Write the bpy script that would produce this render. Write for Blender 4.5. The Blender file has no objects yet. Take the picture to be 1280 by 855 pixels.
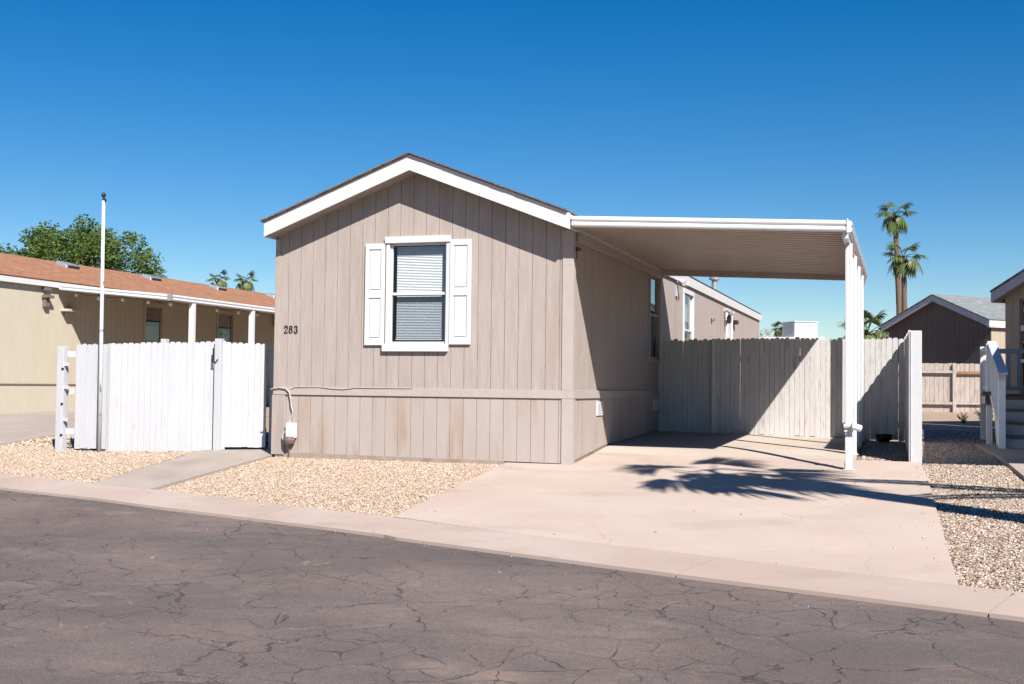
import bpy, math, random
import numpy as np
from mathutils import Vector, Matrix
SC = bpy.context.scene
COL = SC.collection
R = math.radians
rnd = random.Random(7)

# ---------------------------------------------------------------- terrain profile
_P = [(-40,-.80),(-20,-.74),(-12,-.62),(-9,-.52),(-5,-.33),(0,-.03),(2,.125),(5.7,.21),(9,.26),(16,.32),(30,.40),(60,.45),(900,.45)]
_PX = [a for a, b in _P]; _PZ = [b for a, b in _P]
def gz(y):
    return (np.interp(y-.25, _PX, _PZ)+np.interp(y, _PX, _PZ)+np.interp(y+.25, _PX, _PZ))/3

# ---------------------------------------------------------------- materials
def mat(name, color, rough=.6, var=.06, scale=6., stretch=(1,1,1), bump=0., bscale=40., bstretch=None, metal=0., spec=.5, color2=None, lo=.35, hi=.7, dirt=None, coat=0.):
    m = bpy.data.materials.new(name); m.use_nodes = True
    nt = m.node_tree; N = nt.nodes; L = nt.links
    b = N['Principled BSDF']
    b.inputs['Roughness'].default_value = rough; b.inputs['Metallic'].default_value = metal
    b.inputs['Specular IOR Level'].default_value = spec
    b.inputs['Coat Weight'].default_value = coat
    tc = N.new('ShaderNodeTexCoord')
    mp = N.new('ShaderNodeMapping'); mp.inputs['Scale'].default_value = stretch
    L.new(tc.outputs['Object'], mp.inputs['Vector'])
    n = N.new('ShaderNodeTexNoise'); n.inputs['Scale'].default_value = scale; n.inputs['Detail'].default_value = 6
    n.inputs['Roughness'].default_value = .65
    L.new(mp.outputs[0], n.inputs['Vector'])
    r = N.new('ShaderNodeValToRGB')
    c = color
    c2 = color2 or tuple(min(1, x*(1+var)) for x in c)
    c1 = c if color2 else tuple(x*(1-var) for x in c)
    r.color_ramp.elements[0].position = lo; r.color_ramp.elements[0].color = (*c1, 1)
    r.color_ramp.elements[1].position = hi; r.color_ramp.elements[1].color = (*c2, 1)
    L.new(n.outputs['Fac'], r.inputs['Fac'])
    out = r.outputs['Color']
    if dirt:      # (color, scale, stretch, lo, hi)
        mp2 = N.new('ShaderNodeMapping'); mp2.inputs['Scale'].default_value = dirt[2]; mp2.inputs['Location'].default_value = (3.1, 1.7, .4)
        L.new(tc.outputs['Object'], mp2.inputs['Vector'])
        n2 = N.new('ShaderNodeTexNoise'); n2.inputs['Scale'].default_value = dirt[1]; n2.inputs['Detail'].default_value = 5
        L.new(mp2.outputs[0], n2.inputs['Vector'])
        mr = N.new('ShaderNodeMapRange'); mr.inputs['From Min'].default_value = dirt[3]; mr.inputs['From Max'].default_value = dirt[4]
        L.new(n2.outputs['Fac'], mr.inputs['Value'])
        mx = N.new('ShaderNodeMix'); mx.data_type = 'RGBA'
        L.new(mr.outputs[0], mx.inputs['Factor']); L.new(out, mx.inputs['A']); mx.inputs['B'].default_value = (*dirt[0], 1)
        out = mx.outputs['Result']
    L.new(out, b.inputs['Base Color'])
    if bump:
        mp3 = N.new('ShaderNodeMapping'); mp3.inputs['Scale'].default_value = bstretch or (1,1,1)
        L.new(tc.outputs['Object'], mp3.inputs['Vector'])
        n3 = N.new('ShaderNodeTexNoise'); n3.inputs['Scale'].default_value = bscale; n3.inputs['Detail'].default_value = 4
        L.new(mp3.outputs[0], n3.inputs['Vector'])
        bp = N.new('ShaderNodeBump'); bp.inputs['Strength'].default_value = bump; bp.inputs['Distance'].default_value = .01
        L.new(n3.outputs['Fac'], bp.inputs['Height']); L.new(bp.outputs[0], b.inputs['Normal'])
    return m

def glass_mat(name, tint=(.9,.95,.95), refl=1.0, rough=.02):
    m = bpy.data.materials.new(name); m.use_nodes = True
    nt = m.node_tree; N = nt.nodes; L = nt.links; N.remove(N['Principled BSDF'])
    o = N['Material Output']; t = N.new('ShaderNodeBsdfTransparent'); t.inputs[0].default_value = (*tint, 1)
    g = N.new('ShaderNodeBsdfGlossy'); g.inputs['Roughness'].default_value = rough
    f = N.new('ShaderNodeLayerWeight'); f.inputs[0].default_value = .5
    pw = N.new('ShaderNodeMath'); pw.operation = 'POWER'; pw.inputs[1].default_value = 3.2; L.new(f.outputs['Facing'], pw.inputs[0])
    ml = N.new('ShaderNodeMath'); ml.operation = 'MULTIPLY_ADD'; ml.inputs[1].default_value = .85*refl; ml.inputs[2].default_value = .06*refl; ml.use_clamp = True
    L.new(pw.outputs[0], ml.inputs[0])
    mx = N.new('ShaderNodeMixShader')
    L.new(ml.outputs[0], mx.inputs[0]); L.new(t.outputs[0], mx.inputs[1]); L.new(g.outputs[0], mx.inputs[2])
    L.new(mx.outputs[0], o.inputs[0])
    return m

def tint_mat(name, stops, rough=.8, spec=.3, attr='tint', trans=0.):
    """colour picked per loose piece from a mesh attribute (pebbles, leaves)"""
    m = bpy.data.materials.new(name); m.use_nodes = True
    nt = m.node_tree; N = nt.nodes; L = nt.links; b = N['Principled BSDF']
    b.inputs['Roughness'].default_value = rough; b.inputs['Specular IOR Level'].default_value = spec
    a = N.new('ShaderNodeAttribute'); a.attribute_name = attr
    r = N.new('ShaderNodeValToRGB'); e = r.color_ramp.elements
    e[0].position = stops[0][0]; e[0].color = (*stops[0][1], 1); e[1].position = stops[-1][0]; e[1].color = (*stops[-1][1], 1)
    for p, c in stops[1:-1]:
        k = e.new(p); k.color = (*c, 1)
    L.new(a.outputs['Fac'], r.inputs[0]); L.new(r.outputs[0], b.inputs['Base Color'])
    if trans:
        tr = N.new('ShaderNodeBsdfTranslucent'); L.new(r.outputs[0], tr.inputs[0])
        mx = N.new('ShaderNodeMixShader'); mx.inputs[0].default_value = trans
        L.new(b.outputs[0], mx.inputs[1]); L.new(tr.outputs[0], mx.inputs[2]); L.new(mx.outputs[0], N['Material Output'].inputs[0])
    return m

M = {}
STAIN = ((.30,.20,.145), 1.5, (2.6,2.6,.45), .54, .74)
M['siding'] = mat('tan_siding_paint', (.352,.292,.262), .75, .09, 7, (2.5,2.5,.22), bump=.6, bscale=22, bstretch=(6,6,.35), dirt=((0.305,0.240,0.204), 1.3, (3,3,.35), .52, .78))
M['skirt'] = mat('tan_skirting_paint', (.365,.305,.275), .78, .05, 3, (1,1,.25), bump=.35, bscale=30, bstretch=(4,4,.5), dirt=STAIN)
M['tantrim'] = mat('tan_trim_paint', (.375,.318,.292), .7, .05, 5, bump=.2)
M['found'] = mat('foundation_board', (0.300,0.232,0.188), .9, .15, 5, bump=.5, dirt=((0.188,0.128,0.090), 2.5, (1,1,2), .5, .7))
M['white'] = mat('white_trim_paint', (0.577,0.562,0.555), .5, .03, 4, bump=.08)
M['fascia'] = mat('white_fascia_paint', (0.562,0.533,0.525), .6, .04, 3, (1,1,1), bump=.25, bscale=50, dirt=((0.444,0.392,0.363), 3, (1,1,4), .62, .85))
M['shutter'] = mat('white_shutter_vinyl', (0.548,0.548,0.562), .4, .015, 4)
M['whitemetal'] = mat('white_painted_metal', (0.592,0.592,0.607), .32, .02, 3, spec=.5, dirt=((0.444,0.414,0.385), 4, (1,1,1), .66, .9))
M['pan'] = mat('carport_pan_metal', (0.550,0.472,0.418), .28, .06, 2, spec=.6, dirt=((0.492,0.412,0.359), 3, (1,3,1), .5, .75))
M['fence'] = mat('white_fence_paint', (.455,.455,.472), .7, .04, 5, (1,1,.2), bump=.5, bscale=25, bstretch=(4,4,.4), dirt=((0.373,0.354,0.348), 4, (3,3,.7), .62, .82))
M['fenceback'] = mat('weathered_white_fence_paint', (0.598,0.568,0.556), .75, .06, 5, (1,1,.2), bump=.6, bscale=25, bstretch=(4,4,.4), dirt=((0.388,0.334,0.307), 4, (5,5,.8), .56, .78))
M['fencefar'] = mat('tan_fence_boards', (.43,.37,.33), .85, .10, 5, (1,1,.2), bump=.6, bscale=25, bstretch=(4,4,.4), dirt=((.28,.21,.17), 4, (5,5,.8), .5, .75))  # fence boards toned an even tan
M['railblue'] = mat('pale_grey_rail_paint', (.42,.45,.52), .6, .06, 6, bump=.2)
M['shingle'] = mat('brown_shingles', (.16,.135,.13), .9, .3, 20, bump=.8, bscale=60)
M['blind'] = mat('white_blind', (.78,.80,.82), .5, .02, 4)
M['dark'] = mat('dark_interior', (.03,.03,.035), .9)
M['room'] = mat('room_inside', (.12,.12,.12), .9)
M['black'] = mat('black_metal', (.015,.015,.018), .45, .1)
M['digit'] = mat('black_digit_paint', (.02,.018,.018), .5, .05)
M['grey'] = mat('grey_plastic', (.35,.36,.38), .5, .08)
M['cup'] = mat('weathered_brown_metal', (.16,.11,.10), .6, .2, 20)
M['cable'] = mat('cream_cable', (0.450,0.405,0.345), .6, .05)
M['glass'] = glass_mat('window_glass', (.97,.98,.98))
M['glass2'] = glass_mat('dark_window_glass', (.6,.65,.65), 1.5)
M['screen'] = glass_mat('insect_screen', (.70,.72,.75), .12, .5)
M['cream'] = mat('cream_siding_paint', (0.465,0.413,0.323), .75, .04, 3, (1,1,.3), bump=.3, bscale=30, bstretch=(4,4,.5))
M['orange'] = None
M['galv'] = mat('galvanised_metal', (.45,.46,.48), .35, .15, 8, metal=.6)
M['trimshade'] = mat('shaded_trim_grey', (.40,.39,.42), .6, .06, 5)  # gable-end shade put into this grey; the sunlit side trim is white
M['brown'] = mat('dark_brown_siding_paint', (.115,.085,.072), .8, .08, 3, (1,1,.3), bump=.3)
M['tan2'] = mat('beige_siding_paint', (.36,.29,.22), .75, .05, 3, (1,1,.3), bump=.3)
M['deckwhite'] = mat('white_deck_paint', (.68,.68,.71), .6, .07, 6, bump=.3, dirt=((.4,.37,.36), 5, (1,1,1), .6, .8))
M['deckgrey'] = mat('grey_deck_paint', (.17,.19,.24), .6, .08, 6, bump=.3)
M['tread'] = mat('shadow_brown_deck_board', (.10,.075,.065), .8, .12, 8, bump=.4)  # brown boards, darkened to stand for the shadow lines at the nosings
M['riser'] = mat('stair_riser_paint', (.36,.33,.33), .8, .1, 8, bump=.3)
M['clay'] = mat('black_planter_clay', (.02,.018,.018), .5, .2)
M['soil'] = mat('potting_soil', (.05,.035,.025), .95, .3, 30, bump=.8)
M['bark'] = mat('palm_bark', (.13,.085,.06), .95, .35, 8, (1,1,3), bump=1., bscale=18, bstretch=(1,1,4))
M['bark2'] = mat('tree_bark', (.16,.12,.09), .95, .3, 8, (1,1,.4), bump=1., bscale=18)
M['redwood'] = mat('red_stained_rail', (.30,.13,.08), .8, .1, 6)
M['bulb'] = mat('frosted_bulb', (.7,.66,.58), .3, .03)
M['amber'] = mat('amber_lantern_glass', (.55,.14,.04), .3, .1)
M['pole'] = mat('chipped_white_pole_paint', (0.533,0.533,0.546), .4, .03, 5, dirt=((0.186,0.180,0.200), 9, (1,1,.8), .62, .68))
M['boulder'] = mat('rock', (.3,.22,.17), .9, .2, 10, bump=1.)
M['pgreen'] = tint_mat('palm_frond', [(0,(0.033,0.064,0.012)),(.5,(0.066,0.104,0.024)),(1,(0.143,0.174,0.048))], .5, .4, trans=.25)
M['pdead'] = tint_mat('dead_frond', [(0,(.09,.045,.03)),(1,(.28,.16,.09))], .9, .1)
M['leaf'] = tint_mat('mesquite_leaf', [(0,(0.033,0.066,0.014)),(.5,(0.066,0.115,0.022)),(1,(0.165,0.206,0.036))], .6, .3, trans=.25)
M['leafgrey'] = tint_mat('dusty_leaf', [(0,(.05,.07,.05)),(1,(.13,.16,.11))], .7, .2, trans=.2)
M['pebtan'] = tint_mat('tan_gravel', [(0,(0.210,0.112,0.075)),(.06,(0.300,0.195,0.135)),(.3,(0.375,0.270,0.195)),(.7,(0.435,0.338,0.255)),(.92,(0.495,0.420,0.345)),(1,(0.555,0.510,0.450))], .85)
M['pebgrey'] = tint_mat('mixed_gravel', [(0,(0.075,0.038,0.026)),(.14,(0.188,0.105,0.075)),(.4,(0.330,0.240,0.180)),(.75,(0.435,0.360,0.292)),(1,(0.555,0.503,0.450))], .85)

def shingle_mat(name, cols, scale=(1,1,1), rough=.9):
    """courses of asphalt shingles, each tab its own tone; x along the eave, y up the slope in object space"""
    m = bpy.data.materials.new(name); m.use_nodes = True
    nt = m.node_tree; N = nt.nodes; L = nt.links; b = N['Principled BSDF']; b.inputs['Roughness'].default_value = rough
    b.inputs['Specular IOR Level'].default_value = .15
    u = N.new('ShaderNodeUVMap')
    br = N.new('ShaderNodeTexBrick'); br.inputs['Scale'].default_value = 1; br.inputs['Brick Width'].default_value = .34; br.inputs['Row Height'].default_value = .14
    br.inputs['Mortar Size'].default_value = .006; br.inputs['Mortar Smooth'].default_value = .3; br.inputs['Bias'].default_value = 0
    br.inputs['Color1'].default_value = (*cols[0], 1); br.inputs['Color2'].default_value = (*cols[1], 1); br.inputs['Mortar'].default_value = (*[c*.5 for c in cols[0]], 1)
    L.new(u.outputs[0], br.inputs['Vector'])
    n = N.new('ShaderNodeTexNoise'); n.inputs['Scale'].default_value = 2.2; n.inputs['Detail'].default_value = 5
    mp = N.new('ShaderNodeMapping'); mp.inputs['Scale'].default_value = (1, 3.5, 1)
    L.new(u.outputs[0], mp.inputs[0]); L.new(mp.outputs[0], n.inputs['Vector'])
    mx = N.new('ShaderNodeMix'); mx.data_type = 'RGBA'; mx.blend_type = 'MIX'
    mr = N.new('ShaderNodeMapRange'); mr.inputs['From Min'].default_value = .4; mr.inputs['From Max'].default_value = .65; mr.inputs['To Max'].default_value = .7
    L.new(n.outputs['Fac'], mr.inputs[0]); L.new(mr.outputs[0], mx.inputs['Factor'])
    L.new(br.outputs['Color'], mx.inputs['A']); mx.inputs['B'].default_value = (*cols[2], 1)
    L.new(mx.outputs['Result'], b.inputs['Base Color'])
    bp = N.new('ShaderNodeBump'); bp.inputs['Strength'].default_value = .6; bp.inputs['Distance'].default_value = .01; bp.invert = True
    L.new(br.outputs['Fac'], bp.inputs['Height']); L.new(bp.outputs[0], b.inputs['Normal'])
    return m
M['orange'] = shingle_mat('orange_shingles', ((0.269,0.132,0.075),(0.328,0.172,0.100),(0.222,0.106,0.065)))
M['greyshingle'] = shingle_mat('grey_shingles', ((0.173,0.189,0.194),(0.238,0.252,0.252),(0.137,0.147,0.151)))
M['brownshingle'] = shingle_mat('brown_shingle_courses', ((.14,.11,.10),(.19,.15,.14),(.10,.08,.08)))

# ---- ground materials
def concrete(name, c1, c2, stain, tracks=True):
    m = bpy.data.materials.new(name); m.use_nodes = True
    nt = m.node_tree; N = nt.nodes; L = nt.links; b = N['Principled BSDF']; b.inputs['Roughness'].default_value = .85
    b.inputs['Specular IOR Level'].default_value = .25
    tc = N.new('ShaderNodeTexCoord')
    def noise(s, d=5, mpv=(1,1,1), rough=.55, loc=(0,0,0)):
        mp = N.new('ShaderNodeMapping'); mp.inputs['Scale'].default_value = mpv; mp.inputs['Location'].default_value = loc
        L.new(tc.outputs['Object'], mp.inputs[0])
        n = N.new('ShaderNodeTexNoise'); n.inputs['Scale'].default_value = s; n.inputs['Detail'].default_value = d; n.inputs['Roughness'].default_value = rough
        L.new(mp.outputs[0], n.inputs['Vector']); return n.outputs['Fac']
    def mrange(v, a, bb, c=0, d=1):
        mr = N.new('ShaderNodeMapRange'); mr.inputs[1].default_value = a; mr.inputs[2].default_value = bb; mr.inputs[3].default_value = c; mr.inputs[4].default_value = d
        L.new(v, mr.inputs[0]); return mr.outputs[0]
    def mix(f, a, bcol):
        mx = N.new('ShaderNodeMix'); mx.data_type = 'RGBA'; L.new(f, mx.inputs['Factor'])
        if isinstance(a, tuple): mx.inputs['A'].default_value = (*a, 1)
        else: L.new(a, mx.inputs['A'])
        mx.inputs['B'].default_value = (*bcol, 1); return mx.outputs['Result']
    c = mix(mrange(noise(.8, 6), .38, .66), c1, c2)
    c = mix(mrange(noise(2.3, 6, (1,1,1), .7, (5,2,0)), .55, .8, 0, .6), c, stain)
    c = mix(mrange(noise(5, 5, (.5,1.6,1), .7, (1,7,0)), .62, .8, 0, .35), c, tuple(x*.7 for x in stain))
    c = mix(mrange(noise(45, 3, (1,1,1), .8, (1,7,3)), .68, .76, 0, .5), c, tuple(x*.45 for x in stain))
    c = mix(mrange(noise(150, 2), .3, .75, 0, .22), c, tuple(x*.6 for x in c1))
    vo = N.new('ShaderNodeTexVoronoi'); vo.voronoi_dimensions = '2D'; vo.feature = 'DISTANCE_TO_EDGE'; vo.inputs['Scale'].default_value = .42
    nv = N.new('ShaderNodeTexNoise'); nv.inputs['Scale'].default_value = 1.4; nv.inputs['Detail'].default_value = 6; L.new(tc.outputs['Object'], nv.inputs['Vector'])
    av = N.new('ShaderNodeMix'); av.data_type = 'RGBA'; av.blend_type = 'ADD'; av.inputs['Factor'].default_value = .9; L.new(tc.outputs['Object'], av.inputs['A']); L.new(nv.outputs['Color'], av.inputs['B'])
    L.new(av.outputs['Result'], vo.inputs['Vector'])
    ml = N.new('ShaderNodeMath'); ml.operation = 'MULTIPLY'; L.new(mrange(vo.outputs['Distance'], 0, .004, .45, 0), ml.inputs[0]); L.new(mrange(noise(.7, 3, (1,1,1), .5, (3,3,3)), .48, .6), ml.inputs[1])
    c = mix(ml.outputs[0], c, tuple(x*.35 for x in stain))
    wv = N.new('ShaderNodeTexWave'); wv.wave_type = 'RINGS'; wv.rings_direction = 'Z'; wv.inputs['Scale'].default_value = .16; wv.inputs['Distortion'].default_value = 3.5; wv.inputs['Detail'].default_value = 3; L.new(tc.outputs['Object'], wv.inputs['Vector'])
    ml2 = N.new('ShaderNodeMath'); ml2.operation = 'MULTIPLY'; L.new(mrange(wv.outputs['Fac'], .86, 1, 0, .30), ml2.inputs[0]); L.new(mrange(noise(1.1, 4, (1,1,1), .6, (8,3,3)), .42, .62), ml2.inputs[1])
    c = mix(ml2.outputs[0], c, tuple(x*.62 for x in c1))
    L.new(c, b.inputs['Base Color'])
    bp = N.new('ShaderNodeBump'); bp.inputs['Strength'].default_value = .35; bp.inputs['Distance'].default_value = .004
    L.new(noise(120, 3), bp.inputs['Height']); L.new(bp.outputs[0], b.inputs['Normal'])
    return m
M['drive'] = concrete('pink_tan_concrete', (.430,.336,.283), (.478,.388,.338), (.435,.300,.232))
M['kerb'] = concrete('kerb_concrete', (0.386,0.297,0.252), (0.429,0.347,0.302), (0.336,0.239,0.184))
M['slab'] = concrete('pale_slab_concrete', (0.454,0.373,0.316), (0.504,0.433,0.376), (0.386,0.313,0.257))
M['walk'] = concrete('grey_walk_concrete', (0.315,0.262,0.225), (0.375,0.315,0.277), (0.270,0.225,0.195))
M['dirt'] = mat('desert_dirt', (0.286,0.197,0.136), .95, .2, 3, bump=.8, bscale=50, color2=(0.354,0.258,0.184))
M['dirtgrey'] = mat('grey_gravel_bed', (0.204,0.150,0.116), .95, .2, 3, bump=.8, bscale=50, color2=(0.258,0.197,0.156))

def asphalt():
    m = bpy.data.materials.new('cracked_asphalt'); m.use_nodes = True
    nt = m.node_tree; N = nt.nodes; L = nt.links; b = N['Principled BSDF']; b.inputs['Roughness'].default_value = .8
    b.inputs['Specular IOR Level'].default_value = .35
    tc = N.new('ShaderNodeTexCoord')
    def mapping(sc=(1,1,1), loc=(0,0,0), rot=0):
        mp = N.new('ShaderNodeMapping'); mp.inputs['Scale'].default_value = sc; mp.inputs['Location'].default_value = loc; mp.inputs['Rotation'].default_value = (0,0,rot)
        L.new(tc.outputs['Object'], mp.inputs[0]); return mp.outputs[0]
    def noise(s, d=5, vec=None, rough=.55, col=False):
        n = N.new('ShaderNodeTexNoise'); n.inputs['Scale'].default_value = s; n.inputs['Detail'].default_value = d; n.inputs['Roughness'].default_value = rough
        L.new(vec if vec is not None else mapping(), n.inputs['Vector']); return n.outputs['Color' if col else 'Fac']
    def mrange(v, a, bb, c=0, d=1, smooth=False):
        mr = N.new('ShaderNodeMapRange'); mr.inputs[1].default_value = a; mr.inputs[2].default_value = bb; mr.inputs[3].default_value = c; mr.inputs[4].default_value = d
        if smooth: mr.interpolation_type = 'SMOOTHSTEP'
        L.new(v, mr.inputs[0]); return mr.outputs[0]
    def math_(op, a, bb):
        k = N.new('ShaderNodeMath'); k.operation = op
        for i, v in enumerate((a, bb)):
            if isinstance(v, (int, float)): k.inputs[i].default_value = v
            else: L.new(v, k.inputs[i])
        return k.outputs[0]
    def mix(f, a, bcol):
        mx = N.new('ShaderNodeMix'); mx.data_type = 'RGBA'; L.new(f, mx.inputs['Factor'])
        if isinstance(a, tuple): mx.inputs['A'].default_value = (*a, 1)
        else: L.new(a, mx.inputs['A'])
        if isinstance(bcol, tuple): mx.inputs['B'].default_value = (*bcol, 1)
        else: L.new(bcol, mx.inputs['B'])
        return mx.outputs['Result']
    def warp(vec, s, amt, d=4):
        nc = noise(s, d, vec, .6, True)
        sub = N.new('ShaderNodeVectorMath'); sub.operation = 'SUBTRACT'; L.new(nc, sub.inputs[0]); sub.inputs[1].default_value = (.5,.5,.5)
        sc = N.new('ShaderNodeVectorMath'); sc.operation = 'SCALE'; L.new(sub.outputs[0], sc.inputs[0]); sc.inputs['Scale'].default_value = amt
        ad = N.new('ShaderNodeVectorMath'); ad.operation = 'ADD'; L.new(vec, ad.inputs[0]); L.new(sc.outputs[0], ad.inputs[1])
        return ad.outputs[0]
    def cracks(scale, w, seed, sc=(1,1,1), warpamt=.5):
        v = warp(mapping(sc, (seed, seed*.7, 0), R(-18)), 2.2, warpamt)
        v = warp(v, 9, warpamt*.16, 6)
        vo = N.new('ShaderNodeTexVoronoi'); vo.voronoi_dimensions = '2D'; vo.feature = 'DISTANCE_TO_EDGE'; vo.inputs['Scale'].default_value = scale; vo.inputs['Randomness'].default_value = 1
        L.new(v, vo.inputs['Vector'])
        d = math_('ADD', vo.outputs['Distance'], mrange(noise(5, 4, mapping((1,1,1),(seed,2,0)), .7), .35, .75, -w*.35, w*1.1))
        return mrange(d, 0, w, 1, 0, True)
    base = mix(mrange(noise(.55, 6, mapping((1,1,1),(0,0,0)), .6), .38, .62), (.116,.086,.077), (.176,.132,.115))
    base = mix(mrange(noise(.9, 5, mapping((.22,1.15,1),(4,1,0), R(20)), .55), .48, .64, 0, .8), base, (.092,.077,.076))   # worn smooth bands
    base = mix(mrange(noise(1.3, 7, mapping((.7,1.2,1),(9,3,0)), .75), .52, .74, 0, .6), base, (.26,.20,.17))            # paler worn patches
    base = mix(mrange(noise(9, 5, mapping(), .8), .42, .66, 0, .35), base, (.080,.066,.063))
    base = mix(mrange(noise(38, 4, mapping(), .95), .40, .64, 0, .55), base, (.068,.056,.055))
    base = mix(mrange(noise(75, 3, mapping((1,1,1),(3,3,0)), .95), .53, .66, 0, .65), base, (.34,.27,.235))                # exposed stones
    base = mix(mrange(noise(.28, 4, mapping((1,1.6,1),(5,9,0)), .6), .47, .62, 0, .55), base, (.088,.072,.070))
    base = mix(mrange(noise(.8, 6, mapping((.8,1.4,1),(15,2,0)), .7), .60, .72, 0, .45), base, (.30,.21,.16))
    c1 = math_('MULTIPLY', cracks(1.15, .019, 3.3, (1,1.0,1), .42), mrange(noise(.5, 4, mapping((1,1,1),(2,8,0)), .6), .38, .52, .1, 1))
    c2 = math_('MULTIPLY', cracks(2.9, .036, 8.1, (1,1,1), .26), mrange(noise(.42, 4, mapping((.6,1.3,1),(7,5,0)), .6), .42, .56))
    c4 = math_('MULTIPLY', cracks(6.5, .045, 5.7, (1,1,1), .16), mrange(noise(.8, 4, mapping((.7,1.3,1),(1,4,0)), .6), .52, .62, 0, .7))
    c3 = cracks(.42, .007, 12.7, (1,1.2,1), .7)
    allc = math_('MAXIMUM', math_('MAXIMUM', c1, c2), math_('MAXIMUM', c3, c4))
    sand = mrange(noise(1.5, 5, mapping((1,1,1),(3,1,0)), .6), .60, .68)
    crackcol = mix(sand, (.045,.036,.034), (.36,.26,.18))
    col = mix(math_('MULTIPLY', allc, mrange(noise(3.1, 4, mapping((1,1,1),(6,6,0)), .6), .34, .56, .5, .95)), base, crackcol)
    # loose sand along the crack lines
    L.new(col, b.inputs['Base Color'])
    bp = N.new('ShaderNodeBump'); bp.inputs['Strength'].default_value = .8; bp.inputs['Distance'].default_value = .006
    h = math_('SUBTRACT', noise(110, 3, mapping(), .8), math_('MULTIPLY', allc, 1.2))
    L.new(h, bp.inputs['Height']); L.new(bp.outputs[0], b.inputs['Normal'])
    return m
M['asphalt'] = asphalt()

# ---------------------------------------------------------------- mesh helpers
class MB:
    def __init__(s, T=None): s.v = []; s.f = []; s.T = T; s.tint = []; s.smooth = False; s.uv = None
    def _t(s, p):
        return s.T(p) if s.T else p
    def add(s, vs, fs, tint=None):
        o = len(s.v); s.v += [tuple(s._t(p)) for p in vs]; s.f += [tuple(i+o for i in f) for f in fs]
        if tint is not None: s.tint += [tint]*len(vs)
    def hexa(s, p):      # 8 corner points: bottom 4 ccw, top 4 ccw
        s.add(p, [(3,2,1,0),(4,5,6,7),(0,1,5,4),(1,2,6,5),(2,3,7,6),(3,0,4,7)])
    def box(s, x0, x1, y0, y1, z0, z1):
        s.hexa([(x0,y0,z0),(x1,y0,z0),(x1,y1,z0),(x0,y1,z0),(x0,y0,z1),(x1,y0,z1),(x1,y1,z1),(x0,y1,z1)])
    def prism(s, poly, a, d):   # poly: list of 3d points, extruded by d
        n = len(poly); a = Vector(d)
        top = [tuple(Vector(p)+a) for p in poly]
        s.add(list(poly)+top, [tuple(range(n))[::-1], tuple(range(n, 2*n))]+[(i, (i+1) % n, (i+1) % n+n, i+n) for i in range(n)])
    def quad(s, a, b, c, d): s.add([a,b,c,d], [(0,1,2,3)])
    def tube(s, pts, r, n=8, cap=True, tint=None):
        pts = [Vector(p) for p in pts]; k = len(pts)
        rs = r if isinstance(r, (list, tuple)) else [r]*k
        vs = []; fs = []; up = None
        for i, p in enumerate(pts):
            d = (pts[min(i+1, k-1)]-pts[max(i-1, 0)]).normalized()
            if up is None:
                up = Vector((0,0,1)) if abs(d.z) < .9 else Vector((1,0,0))
            a = d.cross(up).normalized(); bb = a.cross(d).normalized(); up = bb
            for j in range(n):
                t = 2*math.pi*j/n; vs.append(tuple(p+(a*math.cos(t)+bb*math.sin(t))*rs[i]))
        for i in range(k-1):
            for j in range(n):
                fs.append((i*n+j, i*n+(j+1) % n, (i+1)*n+(j+1) % n, (i+1)*n+j))
        if cap: fs += [tuple(range(n))[::-1], tuple(range((k-1)*n, k*n))]
        s.add(vs, fs, tint)
    def lathe(s, c, prof, n=20):   # prof: (r, z)
        vs = []; fs = []; k = len(prof)
        for r, z in prof:
            for j in range(n):
                t = 2*math.pi*j/n; vs.append((c[0]+r*math.cos(t), c[1]+r*math.sin(t), c[2]+z))
        for i in range(k-1):
            for j in range(n): fs.append((i*n+j, i*n+(j+1) % n, (i+1)*n+(j+1) % n, (i+1)*n+j))
        fs += [tuple(range(n))[::-1], tuple(range((k-1)*n, k*n))]
        s.add(vs, fs)

def wloc(o):
    v = Vector(o.location)
    while o.parent: o = o.parent; v += Vector(o.location)
    return v
def obj(name, mb, material, parent=None, bevel=0, smooth=False, loc=None):
    me = bpy.data.meshes.new(name)
    org = Vector(loc) if loc is not None else (wloc(parent) if parent else Vector((0,0,0)))
    a = np.array(mb.v, dtype=np.float64)-np.array(org)
    me.from_pydata(a.tolist(), [], mb.f); me.update()
    if mb.tint:
        at = me.attributes.new('tint', 'FLOAT', 'POINT'); at.data.foreach_set('value', np.array(mb.tint, dtype=np.float32))
    if mb.uv:
        uvl = me.uv_layers.new(name='UVMap')
        uvl.data.foreach_set('uv', np.array([mb.uv[l.vertex_index] if l.vertex_index < len(mb.uv) else (0,0) for l in me.loops], dtype=np.float32).ravel())
    if smooth: me.polygons.foreach_set('use_smooth', [True]*len(me.polygons))
    me.materials.append(material)
    o = bpy.data.objects.new(name, me); COL.objects.link(o)
    if parent:
        o.parent = parent; o.location = org-wloc(parent)
    else: o.location = org
    if bevel:
        bm = o.modifiers.new('bevel', 'BEVEL'); bm.width = bevel; bm.segments = 2; bm.limit_method = 'ANGLE'
    return o
def tag(o, label, cat, group=None, kind=None):
    if label: o['label'] = label
    if cat: o['category'] = cat
    if group: o['group'] = group
    if kind: o['kind'] = kind
    return o
def thing(name, label, cat, loc, group=None):
    o = bpy.data.objects.new(name, None); COL.objects.link(o); o.location = loc; o.empty_display_size = .2
    return tag(o, label, cat, group)
def copytree(src, loc, label=None, group=None, rotz=0):
    r = src.copy(); COL.objects.link(r); r.location = loc; r.rotation_euler = (0,0,rotz)
    if label: r['label'] = label
    if group: r['group'] = group
    for c in list(src.children):
        d = c.copy(); COL.objects.link(d); d.parent = r
        for g in list(c.children):
            e = g.copy(); COL.objects.link(e); e.parent = d
    return r
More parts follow.
